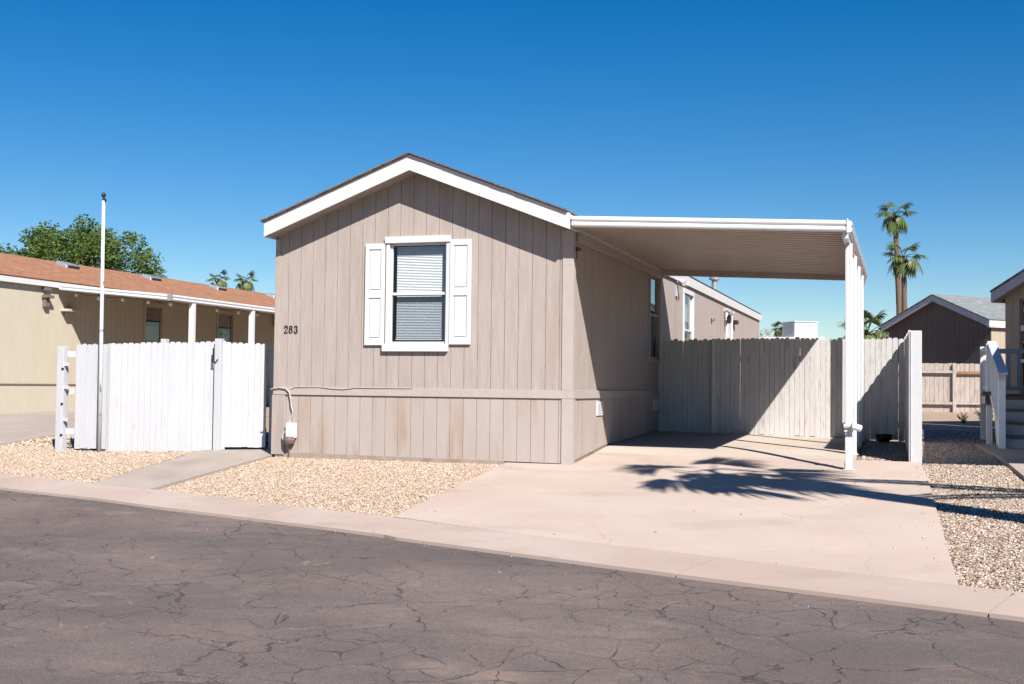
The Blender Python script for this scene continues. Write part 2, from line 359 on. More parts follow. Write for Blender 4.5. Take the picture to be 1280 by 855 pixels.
def frame(ox, oy, deg):     # local x along the wall, local y out of the back, z up
    c, s = math.cos(R(deg)), math.sin(R(deg))
    return lambda p: (ox+p[0]*c-p[1]*s, oy+p[0]*s+p[1]*c, p[2])

def siding(mb, W, length, zb, zt, pitch=.19, gap=.006, depth=.007, thick=.02, holes=(), breaks=(), u0=0.):
    """vertical grooved boards. W(u, d, z) -> world; d = distance out of the wall plane. zt(u) the top."""
    edges = {u0, length}
    k = u0
    while k < length: edges.add(round(k, 4)); k += pitch
    boards = sorted(edges)
    def cells(ua, ub, d0, d1):
        cuts = sorted({ua, ub} | {h for ho in holes for h in ho[:2] if ua < h < ub} | {b for b in breaks if ua < b < ub})
        for a, b in zip(cuts, cuts[1:]):
            m = (a+b)/2; spans = [(None, None)]
            lo = zb if not callable(zb) else None
            hs = [h for h in holes if h[0]-1e-6 <= m <= h[1]+1e-6]
            za, zc = zt(a), zt(b); ba, bc = (zb(a), zb(b)) if callable(zb) else (zb, zb)
            segs = [((ba, bc), (za, zc))]
            if hs:
                h = hs[0]; segs = [((ba, bc), (h[2], h[2])), ((h[3], h[3]), (za, zc))]
            for (p, q), (r_, s_) in segs:
                mb.hexa([W(a,d0,p), W(b,d0,q), W(b,d1,q), W(a,d1,p), W(a,d0,r_), W(b,d0,s_), W(b,d1,s_), W(a,d1,r_)])
    for a, b in zip(boards, boards[1:]):
        if b-a < .02: continue
        cells(a+gap/2, b-gap/2, -.004, depth)
    cells(u0, length, -thick-.03, -.004)

def roofsheet(name, P, parent, material, thick=.03, u=(0,0), lab=None):
    """P: eave-a, eave-b, ridge-b, ridge-a; slab with UV in metres"""
    P = [Vector(p) for p in P]; mb = MB()
    n = (P[1]-P[0]).cross(P[3]-P[0]).normalized()
    if n.z < 0: n = -n
    top = [p+n*thick for p in P]
    mb.hexa([tuple(p) for p in P]+[tuple(p) for p in top])
    L = (P[1]-P[0]).length; S = (P[3]-P[0]).length
    uv = [(0,0),(L,0),(L,S),(0,S)]; mb.uv = uv+uv
    o = obj(name, mb, material, parent)
    if lab: o['label'] = lab
    return o

# ---------------------------------------------------------------- world, sun, camera
SUN = Vector((.86,-1,1.2)).normalized()     # towards the sun
elev = math.asin(SUN.z); azim = math.atan2(SUN.x, SUN.y)
w = bpy.data.worlds.new('World'); SC.world = w; w.use_nodes = True
nt = w.node_tree; bg = nt.nodes['Background']
sky = nt.nodes.new('ShaderNodeTexSky'); sky.sky_type = 'NISHITA'; sky.sun_disc = False
sky.sun_elevation = elev; sky.sun_rotation = azim; sky.altitude = 900; sky.air_density = 1.0; sky.dust_density = .15; sky.ozone_density = 2.6
hs = nt.nodes.new('ShaderNodeHueSaturation'); hs.inputs['Saturation'].default_value = 1.48; hs.inputs['Hue'].default_value = .503; hs.inputs['Value'].default_value = 1.12
nt.links.new(sky.outputs[0], hs.inputs['Color']); nt.links.new(hs.outputs[0], bg.inputs[0]); bg.inputs[1].default_value = .05
sl = bpy.data.lights.new('sun', 'SUN'); sl.energy = 5.0; sl.angle = R(.53); sl.color = (1,.955,.89)
so = bpy.data.objects.new('sun', sl); COL.objects.link(so); so.rotation_euler = SUN.to_track_quat('Z', 'Y').to_euler()
SC.cycles.diffuse_bounces = 1
SC.view_settings.view_transform = 'Standard'; SC.view_settings.look = 'None'; SC.view_settings.gamma = 1
SC.view_settings.exposure = .90

F = 1513.; yaw = math.atan(490/F); pit = math.atan(55/F); roll = .0115
fw = Vector((-math.sin(yaw)*math.cos(pit), math.cos(yaw)*math.cos(pit), math.sin(pit)))
ri = Vector((math.cos(yaw), math.sin(yaw), 0)); up = ri.cross(fw)
cr = ri*math.cos(roll)+up*math.sin(roll); cu = up*math.cos(roll)-ri*math.sin(roll)
cam = bpy.data.cameras.new('camera'); cam.lens = F/1280*36; cam.sensor_width = 36; cam.clip_end = 3000; cam.clip_start = .1
co = bpy.data.objects.new('camera', cam); COL.objects.link(co)
mtx = Matrix(((cr.x,cu.x,-fw.x),(cr.y,cu.y,-fw.y),(cr.z,cu.z,-fw.z))).to_4x4(); mtx.translation = (4.094,-15.15,1.001)
co.matrix_world = mtx; SC.camera = co

# ---------------------------------------------------------------- ground
def sheet(name, lo, hi, material, off=.0, nt_=40, skirt=0., ns=None, kind='structure'):
    """surface lofted between two polylines with the same number of points, laid on the terrain"""
    lo = np.array(lo, float); hi = np.array(hi, float)
    if ns:
        def rs(p):
            d = np.r_[0, np.cumsum(np.linalg.norm(np.diff(p, axis=0), axis=1))]; t = np.linspace(0, d[-1], ns)
            return np.c_[np.interp(t, d, p[:,0]), np.interp(t, d, p[:,1])]
        lo, hi = rs(lo), rs(hi)
    n = len(lo); t = np.linspace(0, 1, nt_)[:,None,None]
    P = lo[None]*(1-t)+hi[None]*t
    Z = gz(P[...,1])+off
    mb = MB(); mb.v = [(float(P[j,i,0]), float(P[j,i,1]), float(Z[j,i])) for j in range(nt_) for i in range(n)]
    mb.f = [(j*n+i, j*n+i+1, (j+1)*n+i+1, (j+1)*n+i) for j in range(nt_-1) for i in range(n-1)]
    if skirt:
        ring = [i for i in range(n)]+[j*n+n-1 for j in range(1, nt_)]+[(nt_-1)*n+i for i in range(n-2, -1, -1)]+[j*n for j in range(nt_-2, 0, -1)]
        o = len(mb.v); mb.v += [(mb.v[k][0], mb.v[k][1], mb.v[k][2]-skirt) for k in ring]
        m = len(ring); mb.f += [(ring[k], o+k, o+(k+1) % m, ring[(k+1) % m]) for k in range(m)]
    o = obj(name, mb, material)
    if kind: o['kind'] = kind
    return o
ys = list(np.r_[np.arange(-40, 62, 1.), 100, 200, 400, 900])
g = MB(); xs = [-500,-200,-60,-20,-5,5,20,60,200,500]
g.v = [(x, float(y), float(gz(y))-.03) for y in ys for x in xs]
nx = len(xs); g.f = [(j*nx+i, j*nx+i+1, (j+1)*nx+i+1, (j+1)*nx+i) for j in range(len(ys)-1) for i in range(nx-1)]
tag(obj('ground', g, M['dirt']), None, None, kind='structure')

RE = [(-40,2.2),(-14,-1.9),(-9,-2.95),(-5.74,-3.73),(-4.24,-4.10),(-3.10,-4.47),(-.9,-5.10),(1.07,-5.76),(2.07,-6.09),(2.96,-6.38),(3.94,-6.67),(4.81,-6.94),(8,-7.95),(14,-9.9),(40,-18)]
KB = [(-40,3.2),(-14,-.95),(-9,-2.10),(-6.57,-2.77),(-5.02,-3.13),(-3.98,-3.40),(-2.32,-3.90),(-.66,-4.42),(.89,-4.96),(2.11,-5.36),(3.16,-5.70),(4.47,-6.11),(7.7,-7.1),(13.7,-9.0),(40,-17)]
def on(poly, x): return float(np.interp(x, [p[0] for p in poly], [p[1] for p in poly]))
XS = list(np.linspace(-30, 30, 121))
sheet('road', [(x, -38) for x in XS], [(x, on(RE, x)+.05+.012*math.sin(x*7)+.01*math.sin(x*17)) for x in XS], M['asphalt'], .0, 60)
# kerb: slabs with real joints between them
joints = [-30,-22,-15,-11,-8.2,-5.0,-1.9,.30,2.62,4.72,7.8,11,16,30]
for i, (a, b) in enumerate(zip(joints, joints[1:])):
    xx = list(np.linspace(a+.006, b-.006, 9))
    sheet('kerb', [(x-.12*(x > 0), on(RE, x)) for x in xx], [(x+.1, on(KB, x)-.006) for x in xx], M['kerb'], .028, 6, .12)
# driveway, carport slab, walk, neighbours' slabs
sheet('driveway', [(-.56,-4.39),(.89,-4.955),(2.11,-5.355),(3.16,-5.695),(4.46,-6.10)], [(-.86,-.09),(.6,-.09),(2,-.09),(3.2,-.09),(4.355,-.09)], M['drive'], .03, 40, .1, 30)
sheet('driveway', [(.03,-.09),(1.2,-.09),(2.4,-.09),(4.355,-.09)], [(.03,1.13),(1.2,1.16),(2.4,1.17),(4.30,1.19)], M['drive'], .03, 12, .1, 12)
sheet('driveway', [(-.86,-.09),(.03,-.09)], [(-.86,-.03),(.03,-.03)], M['drive'], .03, 3, .1, 4)
sheet('carport_slab', [(.03,1.142),(3.50,1.19)], [(.03,3.1),(3.50,3.1)], M['slab'], .034, 12, .1, 6)
sheet('carport_slab', [(.03,3.11),(3.50,3.11)], [(.03,5.9),(3.50,5.9)], M['slab'], .034, 12, .1, 6)
sheet('walkway', [(-4.94,-3.15),(-3.98,-3.39)], [(-5.70,.75),(-4.40,.75)], M['walk'], .030, 20, .1, 4)
sheet('neighbour_driveway', [(-16,-.5),(-14,-.95),(-11,-1.65),(-9.15,-2.07)], [(-15.1,9),(-13,9),(-11,9),(-9.25,9)], M['walk'], .03, 24, .1, 8)
sheet('neighbour_path', [(5.48,-.6),(7.5,-.6),(9.5,-.6)], [(5.12,4.2),(7.5,4.2),(9.5,4.2)], M['walk'], .04, 14, .1, 5)
sheet('gravel_bed', [(4.48,-6.10),(6,-6.57),(9.5,-7.67)], [(4.3,8.),(6,8.),(9.5,8.)], M['dirtgrey'], -.012, 30, 0, 6)
sheet('gravel_bed', [(3.51,1.2),(4.3,1.2)], [(3.51,5.2),(4.3,5.2)], M['dirtgrey'], -.011, 8, 0, 3)

# pebbles (uncountable: one object per bed)
def pebbles(name, polys, dens, size, material, seed, zo=0.):
    rg = np.random.default_rng(seed); pts = []
    for poly in polys:
        p = np.array(poly); x0, y0 = p.min(0); x1, y1 = p.max(0)
        n = int((x1-x0)*(y1-y0)*dens); q = rg.uniform((x0,y0), (x1,y1), (n,2))
        ins = np.zeros(n, bool); j = len(p)-1
        for i in range(len(p)):
            c = (p[i,1] > q[:,1]) != (p[j,1] > q[:,1])
            with np.errstate(divide='ignore', invalid='ignore'):
                xx = (p[j,0]-p[i,0])*(q[:,1]-p[i,1])/(p[j,1]-p[i,1])+p[i,0]
            ins ^= c & (q[:,0] < xx); j = i
        pts.append(q[ins])
    q = np.concatenate(pts); n = len(q)
    base = np.array([(1,0,0),(.35,.9,0),(-.8,.55,0),(-.75,-.6,0),(.4,-.95,0),(.45,.1,.8),(-.35,.35,.75),(-.2,-.45,.85)], float)
    faces = np.array([(0,1,5),(1,6,5),(1,2,6),(2,3,6),(3,7,6),(3,4,7),(4,0,7),(0,5,7),(5,6,7)])
    s = size*rg.lognormal(0, .38, n).clip(.4, 2.3); a = rg.uniform(0, 2*np.pi, n)
    V = np.repeat(base[None], n, 0)*(1+rg.uniform(-.25, .25, (n,8,3)))
    V *= np.stack([s, s*rg.uniform(.6, 1, n), s*rg.uniform(.45, .9, n)], 1)[:,None,:]
    c, sn = np.cos(a)[:,None], np.sin(a)[:,None]
    X = V[:,:,0]*c-V[:,:,1]*sn+q[:,0,None]; Y = V[:,:,0]*sn+V[:,:,1]*c+q[:,1,None]
    Z = V[:,:,2]+gz(q[:,1])[:,None]-.006+zo+rg.uniform(-.005, .009, n)[:,None]
    v = np.stack([X,Y,Z], 2).reshape(-1,3); f = (faces[None]+np.arange(n)[:,None,None]*8).reshape(-1,3)
    me = bpy.data.meshes.new(name); me.vertices.add(len(v)); me.vertices.foreach_set('co', v.ravel())
    me.loops.add(f.size); me.loops.foreach_set('vertex_index', f.ravel().astype(np.int32))
    me.polygons.add(len(f)); me.polygons.foreach_set('loop_start', np.arange(0, f.size, 3, dtype=np.int32))
    me.update(calc_edges=True)
    at = me.attributes.new('tint', 'FLOAT', 'POINT'); at.data.foreach_set('value', np.repeat(rg.uniform(0, 1, n), 8).astype(np.float32))
    me.materials.append(material); o = bpy.data.objects.new(name, me); COL.objects.link(o); o['kind'] = 'stuff'
    return o
kbx = lambda a, b, n=8: [(x, on(KB, x)+.01) for x in np.linspace(a, b, n)]
tag(pebbles('gravel', [kbx(-9.1,-5.05)+[(-5.66,-.2),(-5.66,.3),(-9.2,.3)]], 4600, .0083, M['pebtan'], 1), 'tan gravel spread in front of the white picket fence', 'gravel')
tag(pebbles('gravel', [kbx(-3.95,-.60)+[(-.87,-.1),(-.86,-.02),(-4.38,-.02)]], 4800, .0082, M['pebtan'], 2), 'tan gravel bed under the gable window of the home', 'gravel')
tag(pebbles('gravel', [[(4.47,-6.09),(5.1,-6.30),(6.6,-6.75),(6.6,-.62),(5.44,-.6),(5.1,4.2),(6.,4.3),(6.,9),(4.36,9),(4.32,1.2)]], 5600, .0080, M['pebgrey'], 3), 'mixed brown and grey gravel strip right of the driveway', 'gravel')
tag(pebbles('gravel', [[(3.56,1.24),(4.13,1.22),(4.1,4.8),(3.56,4.9)]], 5000, .0085, M['pebgrey'], 4), 'shaded gravel pocket beside the carport slab', 'gravel')
tag(pebbles('gravel', [[(-9.2,.3),(-5.6,.5),(-4.4,.9),(-4.4,2.5),(-9.2,2.5)]], 500, .02, M['pebtan'], 5), 'tan gravel behind the white picket fence', 'gravel')

ke = [(x, on(KB, x)-.22) for x in np.linspace(-9, -.6, 12)]; kf = [(x, on(KB, x)) for x in np.linspace(-.6, -9, 12)]
tag(pebbles('stray_gravel', [ke+kf, [(-.56,-4.4),(-.3,-4.45),(-.6,-.1),(-.86,-.1)], [(4.2,-6.0),(4.46,-6.1),(4.36,1.0),(4.22,1.0)], [(4.4,-6.35),(8,-7.5),(8,-7.2),(4.4,-6.1)]], 60, .007, M['pebtan'], 6, .036), 'stray gravel stones spilled onto the concrete edges', 'gravel')
tag(pebbles('stray_gravel', [[(-.4,-4.6),(4.4,-6.1),(4.3,1.1),(.1,1.1),(.1,-.3),(-.7,-.5)]], 4, .008, M['pebgrey'], 8, .034), 'few small stones lying on the driveway', 'gravel')

# ---------------------------------------------------------------- main home
HL = 21.35   # length
home = thing('manufactured_home', 'tan single storey manufactured home numbered 283 with white gable fascia', 'house', (-2.15, 0, 0))
RZ = 3.861; EZ = 3.033; RX = -2.174; PITCH = (RZ-EZ)/2.15
def roofz(x): return RZ-abs(x-RX)*PITCH
W_front = lambda u, d, z: (-4.30+u, -d, z)
WIN = (-2.575, -1.740, 1.55, 2.93)
m = MB()
siding(m, W_front, 4.30, .93, lambda u: roofz(-4.30+u)+.05, pitch=.188, holes=[(WIN[0]+4.30, WIN[1]+4.30, WIN[2], WIN[3])], breaks=[RX+4.30], u0=0.)
fw_ = obj('front_wall', m, M['siding'], home)
m = MB(); siding(m, lambda u, d, z: (-4.30+u, -d-.006, z), 4.30, lambda u: .04-.008*u, lambda u: .85, pitch=.188)
obj('front_skirting', m, M['skirt'], home)
W_side = lambda u, d, z: (d, u, z)
sholes = [(4.99,5.86,1.50,2.93),(8.32,9.38,1.35,2.86),(14.3,15.1,.95,2.84)]
m = MB(); siding(m, W_side, HL, .93, lambda u: 3.06, pitch=.2, holes=sholes)
m.T = None
obj('side_wall', m, M['siding'], home)
m = MB(); siding(m, lambda u, d, z: (d+.006, u, z), HL, lambda u: float(gz(u))+.06, lambda u: .85, pitch=.2)
obj('side_skirting', m, M['skirt'], home)
m = MB(); m.box(-4.30, -4.26, 0.03, HL, -.1, 3.05); m.box(-4.3, 0, HL-.04, HL, -.1, 3.05)
m.prism([(-4.3,HL,3.05),(0,HL,3.05),(RX,HL,RZ)], 0, (0,-.04,0)); obj('rear_walls', m, M['siding'], home)
# horizontal band, corner boards
m = MB(); m.box(-4.31, .03, -.034, .0, .845, .95); m.box(.0, .034, .001, HL, .845, .95); obj('band_board', m, M['tantrim'], home, .003)
m = MB(); m.box(-.125, .022, -.022, .0, .951, 3.04); m.box(0.0, .0225, .0005, .10, .951, 3.04); obj('corner_board', m, M['tantrim'], home, .002)
m = MB(); m.box(-.12, .030, -.030, .0, 0.0, .843); m.box(0.0, .0305, .0005, .10, .0, .843); obj('corner_board', m, M['tantrim'], home, .002)
m = MB(); m.box(-4.315, -4.24, -.022, .01, .951, 3.03); m.box(-4.33, -4.13, -.028, .01, .01, .843); obj('corner_board', m, M['siding'], home, .002)
m = MB(); m.box(-4.28, -.9, -.012, .06, -.2, .038); m.box(-.898, -.0, -.022, .06, -.2, -.004); m.box(.0, .004, .0, HL, -.2, .35)
obj('foundation_board', m, M['found'], home, .003)
m = MB(); m.box(-.14, .03, -.04, .03, -.12, -.005); obj('corner_footing', m, M['found'], home, .004)
# roof
OV = .33
for nm, sgn in (('roof_left', -1), ('roof_right', 1)):
    ex = RX+sgn*2.19; ez = roofz(ex)+.21
    roofsheet('roof', [(ex,-OV-.035,ez),(ex,HL+.3,ez),(RX,HL+.3,RZ+.21),(RX,-OV-.035,RZ+.21)], home, M['brownshingle'], .022)
    # second slightly inset layer so the rake shows shingle courses
    c0 = Vector((ex,-OV-.012,ez+.024)); c1 = Vector((RX,-OV-.012,RZ+.234))
m = MB()
for sgn in (-1, 1):
    k = 13
    for i in range(k):
        xa = RX+sgn*2.178*(i/k); xb = RX+sgn*2.178*((i+1)/k+.01)
        za, zb_ = RZ+.232-abs(xa-RX)*PITCH, RZ+.232-abs(xb-RX)*PITCH
        j = rnd.uniform(-.002, .004)
        m.hexa([(xa,-OV-.042-j,za-.012),(xb,-OV-.042-j,zb_-.012),(xb,-OV+.4,zb_-.012),(xa,-OV+.4,za-.012),(xa,-OV-.045-j,za+.002),(xb,-OV-.045-j,zb_+.008),(xb,-OV+.4,zb_+.008),(xa,-OV+.4,za+.002)])
obj('rake_shingles', m, M['shingle'], home)
def rake(m, y0, y1, h0, h1, x0=-4.335, x1=.052):
    for a, b in ((x0, RX), (RX, x1)):
        m.hexa([(a,y0,roofz(a)+h0),(b,y0,roofz(b)+h0),(b,y1,roofz(b)+h0),(a,y1,roofz(a)+h0),(a,y0,roofz(a)+h1),(b,y0,roofz(b)+h1),(b,y1,roofz(b)+h1),(a,y1,roofz(a)+h1)])
m = MB(); rake(m, -OV, -OV+.025, 0, .207); obj('gable_fascia', m, M['fascia'], home)
m = MB(); rake(m, -OV+.026, .03, .012, .030, -4.32, .03); obj('gable_soffit', m, M['siding'], home)
m = MB(); m.box(.028, .052, -OV+.026, HL+.3, 3.02, 3.20); m.box(-4.335, -4.31, -OV+.026, HL+.3, 3.02, 3.20); obj('side_fascia', m, M['fascia'], home, .003)
m = MB(); m.box(.022, .06, .12, 5.9, 2.90, 3.018); obj('carport_ledger', m, M['tantrim'], home, .004)

# windows
def window(parent, W, u0, u1, z0, z1, zm, header=None, sill=None, shut=None, trim=.045, blind=True, screen=True, glassm='glass', tm='white', lower_open=False, backdark='room'):
    """W(u,d,z): d outwards.  frame > pane/blind/screen"""
    bx = lambda mb, a, b, d0, d1, p, q: mb.hexa([W(a,d0,p),W(b,d0,p),W(b,d1,p),W(a,d1,p),W(a,d0,q),W(b,d0,q),W(b,d1,q),W(a,d1,q)])
    m = MB()
    bx(m, u0-trim, u0+.004, -.01, .03, z0-.03, z1+.03); bx(m, u1-.004, u1+trim, -.01, .03, z0-.03, z1+.03)
    bx(m, u0-trim-.01, u1+trim+.01, -.008, .034, z1, z1+trim+.02) if not header else bx(m, header[0], header[1], -.008, .05, z1-.005, header[2])
    bx(m, u0-trim-.01, u1+trim+.01, -.008, .034, z0-trim-.01, z0) if not sill else bx(m, sill[0], sill[1], -.008, .06, sill[2], z0+.005)
    fr = obj('window_frame', m, M[tm], parent, .003)
    s = .035; m = MB()
    bx(m, u0+.004, u0+s, -.045, -.012, z0, z1); bx(m, u1-s, u1-.004, -.045, -.012, z0, z1); bx(m, u0+s, u1-s, -.045, -.012, z1-s, z1-.004); bx(m, u0+s, u1-s, -.045, -.012, z0+.004, z0+s)
    bx(m, u0+s, u1-s, -.045, -.006, zm-.018, zm+.018)
    obj('sash', m, M[tm], fr, .002)
    for d_, za, zb_ in ((-.024, zm, z1-s), (-.034, z0+s, zm-.018)):
        m = MB(); m.quad(W(u0+s,d_,za), W(u1-s,d_,za), W(u1-s,d_,zb_), W(u0+s,d_,zb_)); obj('pane', m, M[glassm], fr)
    if screen:
        m = MB(); m.quad(W(u0+s*.7,-.013,z0+s*.7), W(u1-s*.7,-.013,z0+s*.7), W(u1-s*.7,-.013,zm-.01), W(u0+s*.7,-.013,zm-.01)); obj('insect_screen', m, M['screen'], fr)
    if blind:
        m = MB(); z = z1-.06; low = z0+(.09 if not lower_open else .2)
        while z > low:
            m.add([W(u0+.07,-.100,z+.016),W(u1-.07,-.100,z+.016),W(u1-.07,-.084,z-.004),W(u0+.07,-.084,z-.004)], [(0,1,2,3)])
            z -= .0215
        bx(m, u0+.065, u1-.065, -.11, -.08, low-.03, low-.01)
        obj('blind', m, M['blind'], fr)
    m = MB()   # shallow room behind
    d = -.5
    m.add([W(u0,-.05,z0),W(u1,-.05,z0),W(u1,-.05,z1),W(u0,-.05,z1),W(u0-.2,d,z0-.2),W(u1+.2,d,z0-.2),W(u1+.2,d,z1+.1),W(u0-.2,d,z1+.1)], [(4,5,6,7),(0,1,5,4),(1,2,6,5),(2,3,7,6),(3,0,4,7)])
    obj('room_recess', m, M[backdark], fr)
    return fr
wf = window(home, lambda u, d, z: (u, -d, z), WIN[0], WIN[1], WIN[2], WIN[3], 2.235, header=(-2.635,-1.69,3.012), sill=(-2.655,-1.705,1.452))
def shutter(x0, x1, z0, z1):
    m = MB(); y = -.012
    m.box(x0, x1, y-.016, y, z0, z1)
    st = .055; zm = (z0+z1)/2+.0
    for a, b, c, d in ((x0, x0+st, z0, z1), (x1-st, x1, z0, z1), (x0+st, x1-st, z1-.08, z1), (x0+st, x1-st, z0, z0+.09), (x0+st, x1-st, zm-.05, zm+.05)):
        m.box(a, b, y-.030, y-.014, c, d)
    for c, d in ((z0+.09, zm-.05), (zm+.05, z1-.08)):
        a, b = x0+st+.018, x1-st-.018
        m.box(a, b, y-.025, y-.014, c+.018, d-.018)
    obj('shutter', m, M['shutter'], home, .0035)
shutter(-2.925, -2.637, 1.535, 2.925); shutter(-1.688, -1.385, 1.545, 2.955)
window(home, lambda u, d, z: (d, u, z), 4.99, 5.86, 1.50, 2.93, 2.25, blind=False, tm='tantrim', glassm='glass2', trim=.06, backdark='dark')
window(home, lambda u, d, z: (d, u, z), 8.32, 9.38, 1.35, 2.86, 2.15, blind=True, screen=True, trim=.07)
# side door further back
m = MB(); m.box(.0, .05, 14.22, 14.32, .4, 2.93); m.box(.0, .05, 15.08, 15.18, .4, 2.93); m.box(.0, .05, 14.32, 15.08, 2.84, 2.93); fr = obj('door_frame', m, M['white'], home, .003)
m = MB(); m.box(-.04, -.01, 14.32, 15.08, .95, 2.84); obj('door', m, M['shutter'], fr, .003)
# lights on the wall
def floodlight(parent, x, y, z, s=1., mt='black', metal='black'):
    m = MB(); m.box(x, x+.03, y-.05*s, y+.05*s, z-.05*s, z+.05*s); m.tube([(x+.02,y,z),(x+.08*s,y-.02,z-.02)], .012*s, 6)
    m.hexa([(x+.05,y-.07*s,z-.04*s),(x+.12*s,y-.08*s,z-.06*s),(x+.12*s,y+.05*s,z-.06*s),(x+.05,y+.05*s,z-.04*s),(x+.06,y-.07*s,z+.03*s),(x+.14*s,y-.08*s,z+.02*s),(x+.14*s,y+.05*s,z+.02*s),(x+.06,y+.05*s,z+.03*s)])
    return obj('wall_floodlight', m, M[mt], parent, .004)
fl = floodlight(home, .012, .10, 2.80, .55)
m = MB(); m.tube([(.03,.09,2.77),(.035,.10,2.70),(.03,.11,2.665)], .006, 5); obj('wire', m, M['black'], fl)
def twin_lamp(y, z, mt):
    m = MB(); m.tube([(.0,y,z),(.045,y,z)], .055, 12)
    for s in (-1, 1):
        m.tube([(.04,y,z),(.09,y+s*.07,z-.01)], .012, 6)
        m.tube([(.08,y+s*.05,z),(.13,y+s*.09,z-.02),(.20,y+s*.13,z-.06)], [.03,.045,.06], 12)
    return obj('twin_floodlight', m, M[mt], home, smooth=False)
t_ = twin_lamp(7.45, 3.02, 'white'); m = MB(); m.box(.005, .05, 7.40, 7.50, 2.72, 2.93); obj('motion_sensor', m, M['grey'], t_, .006)
t_ = twin_lamp(13.9, 2.86, 'grey'); m = MB(); m.lathe((.13,13.9,2.55), [(.02,.0),(.05,.02),(.06,.14),(.03,.2)], 10); obj('lantern', m, M['black'], t_)
m = MB(); m.tube([(.0,11.9,2.52),(.06,11.9,2.50),(.07,11.9,2.56)], .012, 6); m.box(.0,.02,11.85,11.95,2.46,2.56); obj('wall_hook', m, M['black'], home)
m = MB(); m.box(.0, .12, 15.45, 15.75, 2.62, 2.72); obj('mailbox', m, M['black'], home, .01)
m = MB(); m.box(.012, .03, 1.30, 1.66, .60, .80)
for i in range(7): m.box(.03, .034, 1.33, 1.63, .63+i*.022, .642+i*.022)
obj('skirt_vent', m, M['shutter'], home, .003)
m = MB(); m.box(.012, .035, 5.32, 5.66, .60, .80)
for i in range(7): m.box(.035, .039, 5.35, 5.63, .63+i*.022, .642+i*.022)
obj('skirt_vent', m, M['shutter'], home, .003)
m = MB(); m.lathe((-.30,14.4,3.25), [(.07,0),(.07,.38),(.13,.40),(.13,.50),(.10,.52),(.10,.56),(.02,.6)], 14); obj('roof_vent_pipe', m, M['galv'], home)

# telephone box and its cables on the front skirting
bxo = MB(); bxo.box(-4.085, -3.925, -.085, -.02, .24, .455)
ub = obj('cable_box', bxo, M['whitemetal'], home, .018)
m = MB(); m.lathe((-4.025,-.07,.14), [(.03,0),(.07,.03),(.085,.075),(.08,.125)], 16); obj('box_cup', m, M['cup'], ub)
m = MB(); m.tube([(-4.11,-.05,.34),(-4.135,-.065,.26),(-4.09,-.10,.17),(-4.03,-.12,.16),(-3.96,-.1,.21)], .010, 8); obj('cable_loop', m, M['grey'], ub)
m = MB(); m.tube([(-4.03,-.05,.16),(-4.035,-.05,0.),(-4.035,-.05,-.12)], .010, 8); obj('conduit', m, M['cup'], ub)
m = MB(); m.tube([(-4.34,-.045,.915),(-4.28,-.055,.935),(-4.19,-.055,.945),(-4.10,-.055,.93),(-4.045,-.058,.88),(-4.02,-.06,.80),(-4.015,-.055,.70),(-3.99,-.05,.62),(-4.00,-.045,.56),(-4.03,-.045,.50),(-4.035,-.05,.45)], .009, 6)
m.tube([(-4.04,-.055,.87),(-4.03,-.052,.93),(-3.97,-.045,.955),(-3.6,-.042,.958),(-3.40,-.046,.94),(-3.22,-.046,.933),(-3.05,-.044,.955),(-2.2,-.042,.958)], .005, 5)
obj('cable', m, M['cable'], home)

# house number 283: serif digits as thin plates
def strokes(m, segs, ox, oz, s, y=-.012, th=.006):
    """segs: list of polylines of (x, z, halfwidth)"""
    for sg in segs:
        n = len(sg); Lp = []; Rp = []
        for i, (x, z, hw) in enumerate(sg):
            a = sg[max(i-1, 0)]; b = sg[min(i+1, n-1)]
            dx, dz = b[0]-a[0], b[1]-a[1]; l = math.hypot(dx, dz) or 1; nx_, nz_ = -dz/l, dx/l
            Lp.append((ox+(x+nx_*hw)*s, oz+(z+nz_*hw)*s)); Rp.append((ox+(x-nx_*hw)*s, oz+(z-nz_*hw)*s))
        for i in range(n-1):
            q = [Lp[i], Lp[i+1], Rp[i+1], Rp[i]]
            yo = y-rnd.uniform(.0002, .0008)
            m.hexa([(p[0], y+.004, p[1]) for p in q]+[(p[0], yo-th, p[1]) for p in q])
def arc(cx, cz, rx, rz, a0, a1, w0, w1, n=12):
    return [(cx+rx*math.cos(R(a0+(a1-a0)*i/n)), cz+rz*math.sin(R(a0+(a1-a0)*i/n)), w0+(w1-w0)*math.sin(math.pi*i/n)) for i in range(n+1)]
d2 = [arc(.30,.70,.20,.24,165,-45,.035,.075)+[(.30,.35,.05),(.10,.09,.035)], [(.06,.06,.055),(.50,.06,.06)], [(.50,.06,.04),(.54,.20,.02)], arc(.13,.73,.04,.04,0,360,.04,.04,8)]
d8 = [arc(.29,.74,.17,.20,90,270,.03,.065), arc(.29,.74,.17,.20,90,-90,.03,.065), arc(.29,.28,.21,.25,90,270,.03,.07), arc(.29,.28,.21,.25,90,-90,.03,.07)]
d3 = [arc(.27,.74,.18,.19,150,-90,.035,.07), arc(.26,.28,.22,.26,90,-150,.035,.075), arc(.11,.76,.04,.04,0,360,.04,.04,8), arc(.09,.20,.045,.045,0,360,.045,.045,8)]
hn = MB(); S = .108; X0 = -4.172
strokes(hn, d2, X0, 1.703, S); strokes(hn, d8, X0+.078, 1.705, S); strokes(hn, d3, X0+.158, 1.704, S)
obj('house_number', hn, M['digit'], home)['label'] = 'black serif digits reading 283'

